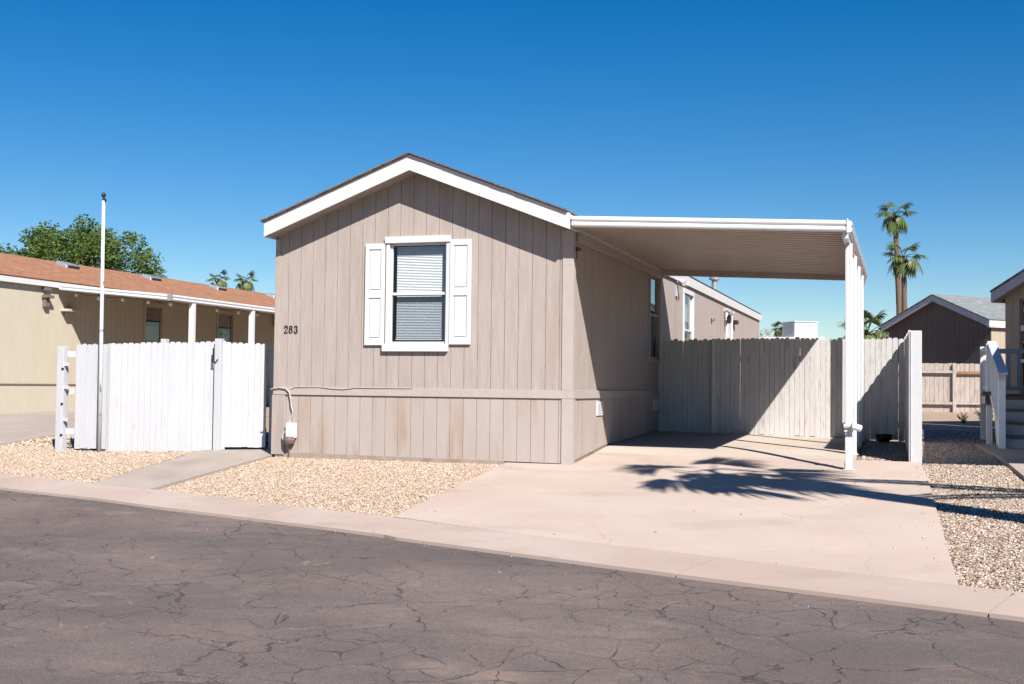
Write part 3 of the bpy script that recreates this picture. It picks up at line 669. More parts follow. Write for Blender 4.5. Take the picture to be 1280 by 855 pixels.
# ---------------------------------------------------------------- carport
cp = thing('carport', 'white metal carport with ribbed roof and four square posts beside tan home', 'carport', (1.8, 2.8, .15))
def pz(x): return 3.10-(x-.05)*.051
m = MB(); Y0, Y1 = -.30, 5.93; per = .24
prof = []; y = Y0
while y < Y1-per: prof += [(y,0),(y+.004,-.040),(y+.034,-.040),(y+.040,0),(y+.12,.002),(y+.13,.016),(y+.14,.002)]; y += per
prof.append((Y1, 0)); k = len(prof)
vs = [(.06,p[0],pz(.06)+p[1]) for p in prof]+[(3.47,p[0],pz(3.47)+p[1]) for p in prof]
vs2 = [(a,b,c+.03) for a,b,c in vs]
m.add(vs, [(i, k+i, k+i+1, i+1) for i in range(k-1)]); m.add(vs2, [(i, i+1, k+i+1, k+i) for i in range(k-1)])
obj('roof_pan', m, M['pan'], cp)
def gutterprof(cx_, cz_, sgn):   # double bullnose front, in (out, z)
    pts = [(0,-.005)]
    for c0, r in ((.034,.033),(.098,.031)):
        pts += [(sgn*r*.85*math.cos(t)*1.0, c0-r*math.cos(t+math.pi/2)*1.0*-1) for t in []]
    return pts
def gutter(m, A, B, outd, h=.142):
    A, B, outd = Vector(A), Vector(B), Vector(outd)
    pr = [(0,0)]
    for c0, r in ((.036,.036),(.106,.036)):
        for i in range(9):
            t = -math.pi/2+math.pi*i/8; pr.append((r*math.cos(t)*.9+.012, c0+r*math.sin(t)*.97))
    pr.append((0,h))
    n = len(pr); P = [tuple(A+outd*o+Vector((0,0,z))) for o, z in pr]+[tuple(B+outd*o+Vector((0,0,z))) for o, z in pr]
    m.add(P, [(i, i+1, n+i+1, n+i) for i in range(n-1)]+[(n-1,0,n,2*n-1), tuple(range(n))[::-1], tuple(range(n,2*n))])
m = MB(); gutter(m, (.075,-.30,3.035), (3.455,-.30,2.874), (0,-1,0)); obj('front_gutter', m, M['whitemetal'], cp)
m = MB(); m.box(3.450, 3.468, -.352, -.296, 2.862, 3.028); obj('gutter_end_cap', m, M['whitemetal'], cp, .003)
m = MB(); gutter(m, (3.47,5.95,2.872), (3.47,-.295,2.872), (1,0,0)); obj('side_gutter', m, M['whitemetal'], cp)
m = MB(); m.hexa([(.06,5.931,2.98),(3.47,5.931,2.83),(3.47,5.99,2.83),(.06,5.99,2.98),(.06,5.931,3.13),(3.47,5.931,2.97),(3.47,5.99,2.97),(.06,5.99,3.13)]); obj('rear_beam', m, M['pan'], cp, .003)
m = MB(); m.box(3.40, 3.468, -.296, 5.93, 2.80, 2.90); obj('outer_beam', m, M['whitemetal'], cp, .004)
posts = [.28, 1.74, 3.20, 4.62]
for i, y in enumerate(posts):
    zb = float(gz(y))+.03; m = MB(); h = .042; x = 3.452
    m.box(x-h, x+h, y-h, y+h, zb, 2.80)
    for s in (-1, 1):   # rolled flutes on the front face
        m.box(x-h*.75 if s < 0 else x+.004, x-.004 if s < 0 else x+h*.75, y-h-.005, y-h+.002, zb+.002, 2.798)
    po = obj('post', m, M['whitemetal'], cp, .005)
    m = MB(); m.box(x-.07, x+.07, y-.07, y+.07, zb, zb+.006); m.box(x-.052, x-.043, y-.03, y+.03, zb, zb+.09); obj('base_plate', m, M['whitemetal'], po, .001)
    m = MB(); m.prism([(x+.043,y,2.80),(x+.043,y,2.62),(x+.10,y,2.80)], 0, (0,.02,0)); obj('bracket', m, M['cup'], po)
m = MB(); m.tube([(3.49,.17,.565),(3.60,.20,.53)], .042, 14); m.tube([(3.40,.225,.555),(3.50,.215,.565)], .03, 10); m.box(3.40, 3.502, .225, .335, .49, .56); obj('hose_bracket', m, M['whitemetal'], cp, smooth=False)

# ---------------------------------------------------------------- picket fences
def fence_panel(m, A, B, zt, gap=.004, pw=.09, th=.018, lift=.02, ztB=None, zbf=None, seed=0, jit=1., dog=.022, cap=None):
    r = random.Random(seed); A = Vector((*A,0)); B = Vector((*B,0)); L = (B-A).length; d = (B-A)/L; n = Vector((d.y,-d.x,0))
    k = max(1, round(L/pw)); w_ = L/k
    for i in range(k):
        a = A+d*(i*w_+gap/2+r.uniform(-.001,.001)*jit); b = A+d*((i+1)*w_-gap/2); zz = zt+((ztB if ztB is not None else zt)-zt)*(i+.5)/k+r.uniform(-.012,.012)*jit
        o = n*r.uniform(-.003,.004)*jit; mid = (a+b)/2; zb0 = (float(gz(mid.y))+lift if zbf is None else zbf)+r.uniform(-.012,.012)*jit
        t = d*r.uniform(-.004,.004)*jit*.6
        poly = [a+o, b+o, b+o+t, b-d*dog+o+t, a+d*dog+o+t, a+o+t]
        zs = [zb0, zb0, zz-dog*1.1, zz, zz, zz-dog*1.1]
        m.prism([(p.x,p.y,z) for p, z in zip(poly, zs)], 0, tuple(-n*th))
def rail(m, A, B, z, side, hh=.045, tt=.038):
    A = Vector((*A,z)); B = Vector((*B,z)); d = (B-A).normalized(); n = Vector((d.y,-d.x,0))*side
    o0 = n*.02; o1 = n*(.02+tt)
    P = [A+o0, B+o0, B+o1, A+o1]; m.hexa([(p.x,p.y,p.z-hh) for p in P]+[(p.x,p.y,p.z+hh) for p in P])
def post(m, x, y, zt, h=.045, lift=0): m.box(x-h, x+h, y-h, y+h, float(gz(y))-.05+lift, zt)

# front left fence (faces the road)
fl_ = thing('picket_fence', 'bright white picket fence between the flagpole and the gate', 'fence', (-6.4,.14,-.02), 'white picket fences')
m = MB(); fence_panel(m, (-7.06,.03), (-5.44,.33), 1.565, seed=3, ztB=1.60, lift=.0, gap=.0018, jit=.6); obj('pickets', m, M['fence'], fl_)
m = MB(); fence_panel(m, (-7.62,-.01), (-7.10,.02), 1.55, seed=4, lift=.03, gap=.0018, jit=.6); obj('pickets', m, M['fence'], fl_)
for z in (.25,.85,1.4): m = MB(); rail(m, (-7.8,-.03), (-5.44,.33), z, -1); obj('rail', m, M['fence'], fl_)
for x, y, zt in ((-6.28,.26,1.635), (-7.08,.10,1.56)):
    m = MB(); post(m, x, y, zt); obj('fence_post', m, M['fence'], fl_, .004)
ep = MB(); ep.box(-7.895,-7.775,-.10,.02,float(gz(0))-.05,1.515); 
e_ = obj('end_post', ep, M['fence'], fl_, .006)
m = MB()
for z in (.42,.90,1.24): m = MB(); m.box(-7.78,-7.70,-.085,-.05,z-.02,z+.03); obj('gate_hinge', m, M['fence'], e_, .004)
m = MB()
for z in (.20,.66,1.18): m = MB(); m.tube([(-7.785,-.112,z),(-7.785,-.095,z)], .018, 8); obj('bolt', m, M['black'], e_)
gt = thing('garden_gate', 'white picket gate with black latch between fence post and tan home', 'gate', (-5.05,.42,0))
m = MB(); post(m, -5.385, .30, 1.64, .05); gp = obj('gate_post', m, M['fence'], gt, .005)
m = MB(); fence_panel(m, (-5.30,.33), (-4.72,.50), 1.59, seed=6, ztB=1.575, zbf=.07, gap=.0018, jit=.5); gpk = obj('gate_pickets', m, M['fence'], gt)
m = MB(); fence_panel(m, (-5.335,.32), (-5.29,.335), 1.61, seed=8, zbf=.03, pw=.045, gap=0, jit=.2); obj('gate_stile', m, M['fence'], gt)
for z in (.3,1.35): m = MB(); rail(m, (-5.30,.33), (-4.72,.50), z, -1); obj('rail', m, M['fence'], gt)
m = MB(); m.box(-5.452, -5.436, .225, .245, 1.29, 1.50); m.tube([(-5.46,.235,1.30),(-5.40,.235,1.30),(-5.37,.235,1.34)], .008, 6); obj('latch', m, M['black'], gt)
fs_ = thing('fence_filler_panel', 'narrow shaded white fence strip between the gate and the tan home', 'fence', (-4.5,.62,0))
m = MB(); fence_panel(m, (-4.70,.56), (-4.32,.66), 1.565, seed=9, lift=.0, gap=.003); obj('pickets', m, M['fence'], fs_)

# flagpole
fp = thing('flagpole', 'thin chipped white flagpole with dark ball in front of the picket fence', 'flagpole', (-7.09,-.12,-.04))
m = MB(); m.tube([(-7.10,-.12,-.1),(-7.11,-.12,1.8),(-7.125,-.12,3.66)], [.03,.028,.024], 14); obj('pole', m, M['pole'], fp, smooth=True)
m = MB(); m.tube([(-7.125,-.12,3.655),(-7.126,-.12,3.72)], [.02,.015], 10); m.box(-7.105,-7.085,-.13,-.11,3.64,3.69); obj('truck_pulley', m, M['black'], fp)
m = MB(); m.lathe((-7.126,-.12,3.705), [(.006,0),(.024,.012),(.036,.04),(.024,.066),(.006,.078)], 14); obj('ball', m, M['black'], fp, smooth=True)
m = MB(); m.tube([(-7.075,-.15,.9),(-7.045,-.17,.9)], .006, 5); m.tube([(-7.075,-.15,.86),(-7.07,-.17,.96)], .008, 5); obj('cleat', m, M['galv'], fp)

# back fence under the carport
bf = thing('picket_fence', 'weathered white dog ear picket fence closing the rear of the carport', 'fence', (2,5.4,.2), 'white picket fences')
m = MB(); fence_panel(m, (.02,5.80), (.98,5.59), 1.84, seed=11, pw=.088, gap=.005, lift=.03, jit=1.3); obj('pickets', m, M['fenceback'], bf)
m = MB(); fence_panel(m, (1.05,5.57), (2.72,5.15), 1.85, seed=12, pw=.088, gap=.005, lift=.03, jit=1.3); obj('pickets', m, M['fenceback'], bf)
m = MB(); fence_panel(m, (2.72,5.15), (4.10,4.86), 1.84, seed=13, pw=.088, gap=.005, lift=.02, jit=1.3, ztB=1.82); obj('pickets', m, M['fenceback'], bf)
for z in (.45,1.5): m = MB(); rail(m, (.02,5.80), (4.10,4.86), z, -1); obj('rail', m, M['fenceback'], bf)
for x, y in ((1.015,5.57),):
    m = MB(); m.box(x-.04, x+.03, y-.045, y+.04, float(gz(y))+.03, 1.845); obj('fence_post', m, M['fenceback'], bf, .006)
m = MB(); post(m, 2.72, 5.24, 1.80, .045); obj('fence_post', m, M['fenceback'], bf, .004)
sf = thing('picket_fence', 'white picket fence panel running toward the street with wide end post', 'fence', (4.15,3,.15), 'white picket fences')
m = MB(); fence_panel(m, (4.175,1.26), (4.12,4.84), 1.775, seed=14, pw=.088, gap=.005, lift=.03, ztB=1.81, jit=1.2); obj('pickets', m, M['fenceback'], sf)
m = MB(); fence_panel(m, (4.30,4.84), (4.30,1.26), 1.80, seed=15, pw=.088, gap=.005, lift=.03, ztB=1.765, jit=1.2); obj('pickets', m, M['fenceback'], sf)
m = MB(); m.box(4.155,4.315,1.19,1.255,float(gz(1.2))-.03,1.77); m.box(4.175,4.195,1.178,1.19,float(gz(1.2))-.03,1.765); obj('end_post', m, M['fence'], sf, .007)
for z in (.5,1.4): m = MB(); m.box(4.195,4.28,1.26,4.84,z-.045,z+.045); obj('rail', m, M['fenceback'], sf)

# planter bowl
pb = thing('planter_bowl', 'shallow black planter bowl on gravel against the back fence', 'planter', (3.80,4.62,.2))
m = MB(); m.lathe((3.80,4.62,.20), [(.06,0),(.09,.015),(.122,.06),(.130,.10),(.135,.105),(.135,.118),(.120,.118),(.115,.09),(.02,.09)], 28); obj('bowl', m, M['clay'], pb, smooth=False)
m = MB(); m.lathe((3.80,4.62,.292), [(.112,0),(.07,.010),(.01,.014)], 20); obj('soil', m, M['soil'], pb)

# ---------------------------------------------------------------- left neighbour
lh = thing('manufactured_home', 'long cream manufactured home with orange shingle roof left of the fence', 'house', (-17,10,.25))
LX = -15.05; LY0, LY1 = 1.5, 25.
lw = lambda u, d, z: (LX+d, u, z)
lholes = [(12.35,13.12,1.75,3.03),(15.92,16.75,1.75,3.05)]
m = MB(); siding(m, lw, LY1, .92, lambda u: 3.27, pitch=.2, holes=lholes, u0=LY0); obj('side_wall', m, M['cream'], lh)
m = MB(); siding(m, lambda u, d, z: (LX+d+.012, u, z), LY1, lambda u: float(gz(u))-.02, lambda u: .895, pitch=.4, u0=LY0); obj('skirting', m, M['cream'], lh)
m = MB(); m.box(LX-4.3, LX-.05, LY0, LY0+.05, 0, 3.27); m.box(LX-4.3, LX-.05, LY1-.05, LY1, 0, 3.27); m.box(LX-4.3, LX-4.25, LY0, LY1, 0, 3.27); obj('rear_walls', m, M['cream'], lh)
for yy in (LY0, LY1-.05): m = MB(); m.prism([(LX-4.3,yy,3.27),(LX,yy,3.27),(LX-2.15,yy,4.05)], 0, (0,.05,0)); obj('gable', m, M['cream'], lh)
for s in (1, -1):
    ex = LX-2.15+s*2.27
    roofsheet('roof', [(ex,LY0-.3,3.33),(ex,LY1+.3,3.33),(LX-2.15,LY1+.3,4.12),(LX-2.15,LY0-.3,4.12)], lh, M['orange'], .03)
m = MB(); m.box(LX+.075, LX+.115, LY0-.3, LY1+.3, 3.20, 3.345); obj('fascia', m, M['white'], lh, .003)
m = MB(); m.box(LX-.02, LX+.075, LY0-.3, LY1+.3, 3.20, 3.215); obj('soffit', m, M['cream'], lh)
for y in (4.2, 7.7, 11.4, 15.1, 18.7, 22.3):
    m = MB(); x = LX-1.75; z = 4.12-.4*.348+.03
    m.hexa([(x-.16,y-.28,z+.02),(x+.20,y-.28,z-.10),(x+.20,y+.28,z-.10),(x-.16,y+.28,z+.02),(x-.14,y-.24,z+.13),(x+.16,y-.24,z+.03),(x+.16,y+.24,z+.03),(x-.14,y+.24,z+.13)])
    rv = obj('roof_vent', m, M['galv'], lh, .01)
    m = MB(); m.box(x+.2, x+.215, y-.22, y+.22, z-.09, z-.0); obj('vent_grille', m, M['black'], rv)
for a, b, c, d in lholes:
    window(lh, lw, a, b, c, d, 2.05, blind=False, screen=False, tm='cream', glassm='glass2', trim=.07)
for (a, b, c, d), zz in zip(lholes, (2.5, 2.6)):
    m = MB(); m.box(LX-.09, LX-.085, a+.05, b-.05, 2.12, zz); obj('curtain', m, M['grey'], lh)
m = MB(); m.box(LX+.02, LX+.10, 8.28, 8.5, 3.10, 3.19); m.box(LX+.03, LX+.2, 8.26, 8.50, 2.93, 3.0); m.box(LX+.02, LX+.12, 8.3, 8.44, 2.72, 2.93); obj('wall_floodlight', m, M['cup'], lh, .01)
m = MB(); m.box(LX+.012, LX+.22, 8.95, 9.40, 2.66, 2.72); m.box(LX+.012, LX+.05, 9.1, 9.25, 2.55, 2.66); obj('wall_shelf', m, M['cream'], lh, .006)
m = MB(); m.lathe((LX+.15,19.3,2.75), [(.03,0),(.09,.03),(.12,.25),(.05,.32)], 10); wl = obj('wall_lantern', m, M['amber'], lh)
m = MB(); m.lathe((LX+.15,19.3,3.06), [(.14,0),(.05,.1),(.01,.14)], 10); obj('lantern_bracket', m, M['black'], wl)
m = MB(); m.box(LX+.012, LX+.035, LY0, LY1, .895, .925); obj('band_board', m, M['cup'], lh)
# awning attached to it
aw = thing('patio_awning', 'white patio awning on slim posts along the cream home', 'awning', (-13.4,15,.25))
AX = -11.92
def az(x): return 3.20-(x-LX)*.088
m = MB()
for sy, off in ((0, 0),):
    m.hexa([(LX+.116,8.80,az(LX)-.02),(AX,8.80,az(AX)-.02),(AX,24,az(AX)-.02),(LX+.116,24,az(LX)-.02),(LX+.116,8.80,az(LX)+.02),(AX,8.80,az(AX)+.02),(AX,24,az(AX)+.02),(LX+.116,24,az(LX)+.02)])
obj('awning_pan', m, M['pan'], aw)
m = MB(); gutter(m, (LX+.118,8.79,az(LX)-.055), (AX,8.79,az(AX)-.055), (0,-1,0), .142); obj('front_gutter', m, M['whitemetal'], aw)
m = MB(); gutter(m, (AX+.01,24,az(AX)-.055), (AX+.01,8.75,az(AX)-.055), (1,0,0), .142); obj('side_gutter', m, M['whitemetal'], aw)
m = MB(); m.box(AX-.02, AX+.07, 8.72, 8.80, az(AX)-.06, az(AX)+.095); obj('gutter_corner', m, M['galv'], aw)
for y in (9.75, 12.5, 15.2, 17.9, 20.6):
    m = MB(); m.box(AX-.075, AX+.045, y-.06, y+.06, float(gz(y))-.03, az(AX)-.06); obj('post', m, M['white'], aw, .006)
# string lights under the awning
st = thing('string_lights', 'string of small round bulbs hanging under the patio awning', 'string lights', (AX-.1,10,2.8))
pts = []; bulbs = [(-14.6,8.95,3.05),(-13.97,8.95,2.96),(-13.3,8.95,2.92),(-12.6,8.95,2.86),(-12.0,8.95,2.80),(AX-.12,10.0,2.80),(AX-.12,11.0,2.79),(AX-.12,12.0,2.80),(AX-.12,12.95,2.80),(AX-.12,14,2.8)]
wire = MB(); pp = []
for a, b in zip(bulbs, bulbs[1:]):
    for i in range(4):
        t = i/4; pp.append((a[0]+(b[0]-a[0])*t, a[1]+(b[1]-a[1])*t, a[2]+(b[2]-a[2])*t+.07-.05*math.sin(math.pi*t)))
wire.tube(pp, .006, 4); obj('wire', wire, M['black'], st)
for b in bulbs:
    m = MB(); m.lathe((b[0],b[1],b[2]-.05), [(.01,0),(.035,.02),(.042,.05),(.03,.08),(.015,.10)], 8); bb = obj('bulb', m, M['bulb'], st, smooth=True)
    m = MB(); m.lathe((b[0],b[1],b[2]+.05), [(.016,0),(.016,.04)], 6); obj('socket', m, M['black'], bb)

# ---------------------------------------------------------------- gabled neighbours (turned on their lots)
def gable_home(name, label, ox, oy, deg, width, depth, zb, eave, pitch, wallm, fasm, roofm, ov=.25, front_holes=(), side_m=None, side_fascia=None, fh=.2):
    T = frame(ox, oy, deg); h = thing(name, label, 'house', (*T((width/2, depth/2, 0))[:2], zb))
    top = lambda u: eave+.02+pitch*(width/2-abs(u-width/2))
    W = lambda u, d, z: T((u, -d, z))
    m = MB(); siding(m, W, width, zb-.1, top, pitch=.2, holes=front_holes, breaks=[width/2]); obj('front_wall', m, wallm, h)
    m = MB(); siding(m, lambda u, d, z: T((width+d, u, z)), depth, zb-.1, lambda u: eave, pitch=.2); obj('side_wall', m, side_m or wallm, h)
    m = MB(T); m.box(0, .05, .06, depth, zb-.1, eave); m.box(.05, width, depth-.05, depth, zb-.1, eave); m.prism([(0,depth-.05,eave),(width,depth-.05,eave),(width/2,depth-.05,eave+pitch*width/2)], 0, (0,.05,0)); obj('rear_walls', m, side_m or wallm, h)
    e = .15
    for s in (-1, 1):
        ex = width/2+s*(width/2+e); ez = eave-pitch*e+fh-.02; rz = eave+pitch*width/2+fh-.02
        roofsheet('roof', [T((ex,-ov-.02,ez)),T((ex,depth+ov,ez)),T((width/2,depth+ov,rz)),T((width/2,-ov-.02,rz))], h, roofm, .035)
    m = MB(T)
    for a, b in ((-e, width/2), (width/2, width+e)):
        za = eave+pitch*(width/2-abs(a-width/2)); zb_ = eave+pitch*(width/2-abs(b-width/2))
        m.hexa([(a,-ov,za-.03),(b,-ov,zb_-.03),(b,-ov+.03,zb_-.03),(a,-ov+.03,za-.03),(a,-ov,za+fh-.03),(b,-ov,zb_+fh-.03),(b,-ov+.03,zb_+fh-.03),(a,-ov+.03,za+fh-.03)])
    obj('gable_fascia', m, fasm, h)
    m = MB(T); m.box(width+e-.04, width+e-.005, -ov+.032, depth+ov, eave-.10, eave+.12); m.box(-e+.005, -e+.04, -ov+.032, depth+ov, eave-.10, eave+.12); m.box(width, width+e-.04, -ov+.032, depth+ov, eave-.10, eave-.085); obj('side_fascia', m, side_fascia or fasm, h)
    m = MB(T)
    for a, b in ((-e, width/2), (width/2, width+e)):
        za = eave+pitch*(width/2-abs(a-width/2)); zb_ = eave+pitch*(width/2-abs(b-width/2))
        m.hexa([(a,-ov+.03,za-.01),(b,-ov+.03,zb_-.01),(b,0,zb_-.01),(a,0,za-.01),(a,-ov+.03,za+.005),(b,-ov+.03,zb_+.005),(b,0,zb_+.005),(a,0,za+.005)])
    obj('soffit', m, wallm, h)
    return h, T, W
bh, bT, bW = gable_home('manufactured_home', 'dark brown gabled home with shade-grey trim behind the far white fence', 3.60, 30.0, -45, 4.5, 12, .38, 3.17, .40, M['brown'], M['trimshade'], M['greyshingle'], side_m=M['tan2'], side_fascia=M['white'])
m = MB(bT); m.hexa([(3.6,2.0,3.95),(3.95,2.0,3.80),(3.95,2.6,3.80),(3.6,2.6,3.95),(3.62,2.05,4.05),(3.93,2.05,3.92),(3.93,2.55,3.92),(3.62,2.55,4.05)]); obj('roof_vent', m, M['black'], bh, .01)
m = MB(bT); m.box(4.52, 4.55, 1.1, 1.9, 1.2, 2.9); obj('white_door', m, M['white'], bh)
rh, rT, rW = gable_home('manufactured_home', 'beige gabled home with shade-grey fascia behind the stairs at the right edge', 6.116, 12.051, -49, 4.6, 13, .25, 2.959, .42, M['tan2'], M['trimshade'], M['greyshingle'], front_holes=[(.40,.80,.85,2.92)])
window(rh, rW, .40, .80, .85, 2.92, 2.02, blind=False, screen=False, glassm='glass2', trim=.05, tm='tan2')
for za, zb_ in ((1.60,1.67),(2.25,2.37)): m = MB(rT); m.box(.42,.78,-.02,.0,za,zb_); obj('window_bar', m, M['deckwhite'], rh)

# deck stairs of the right neighbour
dk = thing('deck_stairs', 'white railed wooden deck with brown steps at the right edge', 'deck', (5.9,4,.15))
zg = .19
m = MB(); m.box(5.30, 7.4, 4.62, 6.1, .93, .97)
obj('deck_boards', m, M['tread'], dk, .004)
m = MB(); m.box(5.30, 5.33, 4.60, 6.12, .80, .928); m.box(5.33, 7.4, 4.585, 4.61, .80, .928); obj('rim_board', m, M['deckwhite'], dk, .003)
SX0, SX1 = 5.44, 7.0
for i in range(4):
    y = 3.50+i*.28; z = zg+.185*(i+1)
    m = MB(); m.box(SX0, SX1, y-.03, y+.27, z-.035, z); obj('tread', m, M['tread'], dk, .005)
    m = MB(); m.box(SX0, SX1, y, y+.02, z-.185+.0, z-.05); obj('riser', m, M['riser'], dk)
m = MB(); m.prism([(5.405,3.42,zg),(5.405,3.42,zg+.17),(5.405,4.60,.93),(5.405,4.60,zg+.3),(5.405,4.2,zg)], 0, (.034,0,0)); obj('stringer', m, M['deckwhite'], dk)
m = MB(); m.box(5.375, 5.47, 3.36, 3.455, zg-.02, 1.235); obj('newel_post', m, M['deckwhite'], dk, .005)
m = MB(); m.box(5.285, 5.37, 4.50, 4.585, zg-.02, 1.73); obj('newel_post', m, M['deckwhite'], dk, .005)
m = MB(); m.box(5.285, 5.37, 6.02, 6.10, zg-.02, 1.73); obj('newel_post', m, M['deckwhite'], dk, .005)
# sloping hand rail: wide plank, grey on top
m = MB(); m.hexa([(5.37,3.32,1.235),(5.50,3.32,1.235),(5.43,4.60,1.735),(5.30,4.60,1.735),(5.37,3.32,1.27),(5.50,3.32,1.27),(5.43,4.60,1.77),(5.30,4.60,1.77)]); obj('hand_rail', m, M['railblue'], dk, .004)
m = MB(); m.hexa([(5.385,3.45,.42),(5.42,3.45,.42),(5.36,4.52,.95),(5.325,4.52,.95),(5.385,3.45,.50),(5.42,3.45,.50),(5.36,4.52,1.03),(5.325,4.52,1.03)]); obj('lower_rail', m, M['deckwhite'], dk, .003)
for i in range(6):
    t = (i+.7)/6.6; y = 3.42+t*1.12; x = 5.40-.058*t
    m = MB(); m.box(x-.018, x+.018, y-.018, y+.018, .46+t*.53, 1.24+t*.48); obj('baluster', m, M['deckwhite'], dk)
m = MB(); m.box(5.30, 5.36, 4.60, 6.1, 1.63, 1.70); m.box(5.31, 5.35, 4.6, 6.1, 1.03, 1.08); obj('side_rail', m, M['deckwhite'], dk, .003)
for i in range(9):
    y = 4.72+i*.15; m = MB(); m.box(5.315, 5.345, y-.015, y+.015, 1.08, 1.63); obj('baluster', m, M['deckwhite'], dk)
m = MB(); m.box(5.47, 7.4, 6.04, 6.09, 1.62, 1.70); m.box(5.47, 7.4, 6.04, 6.09, 1.02, 1.09); obj('back_rail', m, M['deckgrey'], dk, .003)
for i in range(12):
    x = 5.56+i*.155; m = MB(); m.box(x-.03, x+.03, 6.05, 6.08, 1.09, 1.62); obj('baluster', m, M['deckgrey'], dk)
m = MB(); m.box(5.22, 5.34, 4.36, 4.50, .95, 1.0); m.box(5.27, 5.33, 4.45, 4.60, .80, .95); obj('rail_bracket', m, M['tread'], dk)

# added roof outside the frame, put in to throw the big shade
pr = thing('unseen_shade_roof', 'added flat roof outside the frame, put there to shade the gravel strip', 'shade caster', (8,2,.1))
PX0 = 6.47; PZ = 3.06
m = MB(); m.prism([(PX0,-1.15,PZ),(9.9,-1.15,PZ),(9.9,7.2,PZ),(PX0,11.05,PZ)], 0, (0,0,.05)); obj('shade_roof_slab', m, M['pan'], pr)
m = MB(); gutter(m, (PX0,-1.15,PZ-.06), (9.9,-1.15,PZ-.06), (0,-1,0)); obj('gutter', m, M['whitemetal'], pr)
for x, y in ((7.6,-1.0),(9.75,-1.0),(7.6,2.6),(9.75,3.0),(9.75,6.8)):
    m = MB(); m.box(x-.05, x+.05, y-.05, y+.05, float(gz(y))-.03, PZ); obj('post', m, M['whitemetal'], pr, .004)

# ---------------------------------------------------------------- far fence, shed, cooler
ff = thing('picket_fence', 'distant tan white board fence with a red rail below the brown home', 'fence', (5.6,25,.35), 'white picket fences')
m = MB(); fence_panel(m, (2.4,25.3), (5.55,25.0), 1.86, seed=21, pw=.14, gap=.008, zbf=.30, dog=.008); obj('pickets', m, M['fencefar'], ff)
m = MB(); fence_panel(m, (5.62,25.0), (8.6,24.9), 1.86, seed=22, pw=.14, gap=.008, zbf=.30, dog=.008); obj('pickets', m, M['fencefar'], ff)
m = MB(); m.box(5.545,5.645,24.90,25.05,.3,1.87); obj('fence_post', m, M['fencefar'], ff)
m = MB(); rail(m, (5.65,24.98), (8.6,24.88), 1.57, 1, .04, .04); obj('rail', m, M['redwood'], ff)
m = MB(); rail(m, (2.4,25.28), (5.54,24.98), 1.60, 1, .04, .05); rail(m, (2.4,25.28), (5.54,24.98), .62, 1, .04, .05); rail(m, (5.65,24.98), (8.6,24.88), .62, 1, .03, .04); obj('rail', m, M['fencefar'], ff)
sh = thing('storage_shed', 'low white flat roofed shed behind the rear fence', 'shed', (-1,27.5,.4))
m = MB(); m.box(-2.3, 1.4, 26.2, 29., .35, 2.60); obj('shed_wall', m, M['fenceback'], sh)
m = MB(); m.box(-2.5, 1.6, 26.0, 29.2, 2.60, 2.74); obj('shed_roof', m, M['white'], sh, .01)
ec = thing('evaporative_cooler', 'white boxy rooftop cooler above the rear picket fence', 'cooler', (.86,27.15,2.85))
m = MB(frame(.72, 27.15, 36)); m.box(-.44, .44, -.40, .40, 2.78, 3.27); ecb = obj('cabinet', m, M['whitemetal'], ec, .02)
m = MB(frame(.72, 27.15, 36)); m.box(-.47, .47, -.43, .43, 3.27, 3.30); m.box(-.46,.46,-.42,.42,2.74,2.79); obj('lid', m, M['whitemetal'], ecb, .004)
m = MB(frame(.72, 27.15, 36))
for i in range(11): m.box(-.36, .36, -.408, -.40, 2.84+i*.036, 2.855+i*.036); m.box(-.448, -.44, -.34, .34, 2.84+i*.036, 2.855+i*.036)
obj('louvre', m, M['grey'], ecb)

# ---------------------------------------------------------------- palms
def fan_frond(m, base, az_, el, Lp, Rb, r, seg=16, droop=.5, fold=.35, tint=None, hang=.5):
    ca, sa = math.cos(az_), math.sin(az_)
    out = Vector((ca, sa, 0)); side = Vector((-sa, ca, 0)); up_ = Vector((0,0,1))
    pts = []; p = Vector(base); e = el; st_ = 5
    for i in range(st_+1):
        pts.append(p.copy()); d = out*math.cos(e)+up_*math.sin(e); p = p+d*(Lp/st_); e -= droop/st_
    m.tube([tuple(q) for q in pts], [Rb*.022]*len(pts), 4, False, tint=.15 if tint is None else tint)
    c = pts[-1]; d = (out*math.cos(e)+up_*math.sin(e)); nn = d.cross(side).normalized()
    if nn.z < 0: nn = -nn
    spread = R(105)
    for k in range(seg):
        t = -spread+2*spread*(k+.5)/seg+r.uniform(-.03,.03)
        dir_ = d*math.cos(t)+side*math.sin(t)+nn*(-fold*abs(math.sin(t)))
        dir_.normalize(); w_ = Rb*math.sin(spread/seg)*.62; L_ = Rb*(1-.28*abs(t/spread)**2)*r.uniform(.88,1.06)
        wd = dir_.cross(nn).normalized()
        p0 = c; p1 = c+dir_*L_*.55; g_ = hang*r.uniform(.6,1.3); p2 = c+dir_*L_*.82-up_*L_*.10*g_*2; p3 = c+dir_*L_*.95-up_*L_*.38*g_
        ti = (r.uniform(.2,1) if tint is None else tint+r.uniform(-.2,.2))
        m.add([tuple(p0), tuple(p1-wd*w_), tuple(p1+wd*w_), tuple(p2-wd*w_*.6), tuple(p2+wd*w_*.6), tuple(p3)], [(0,1,2),(1,3,4,2),(3,5,4)], ti)
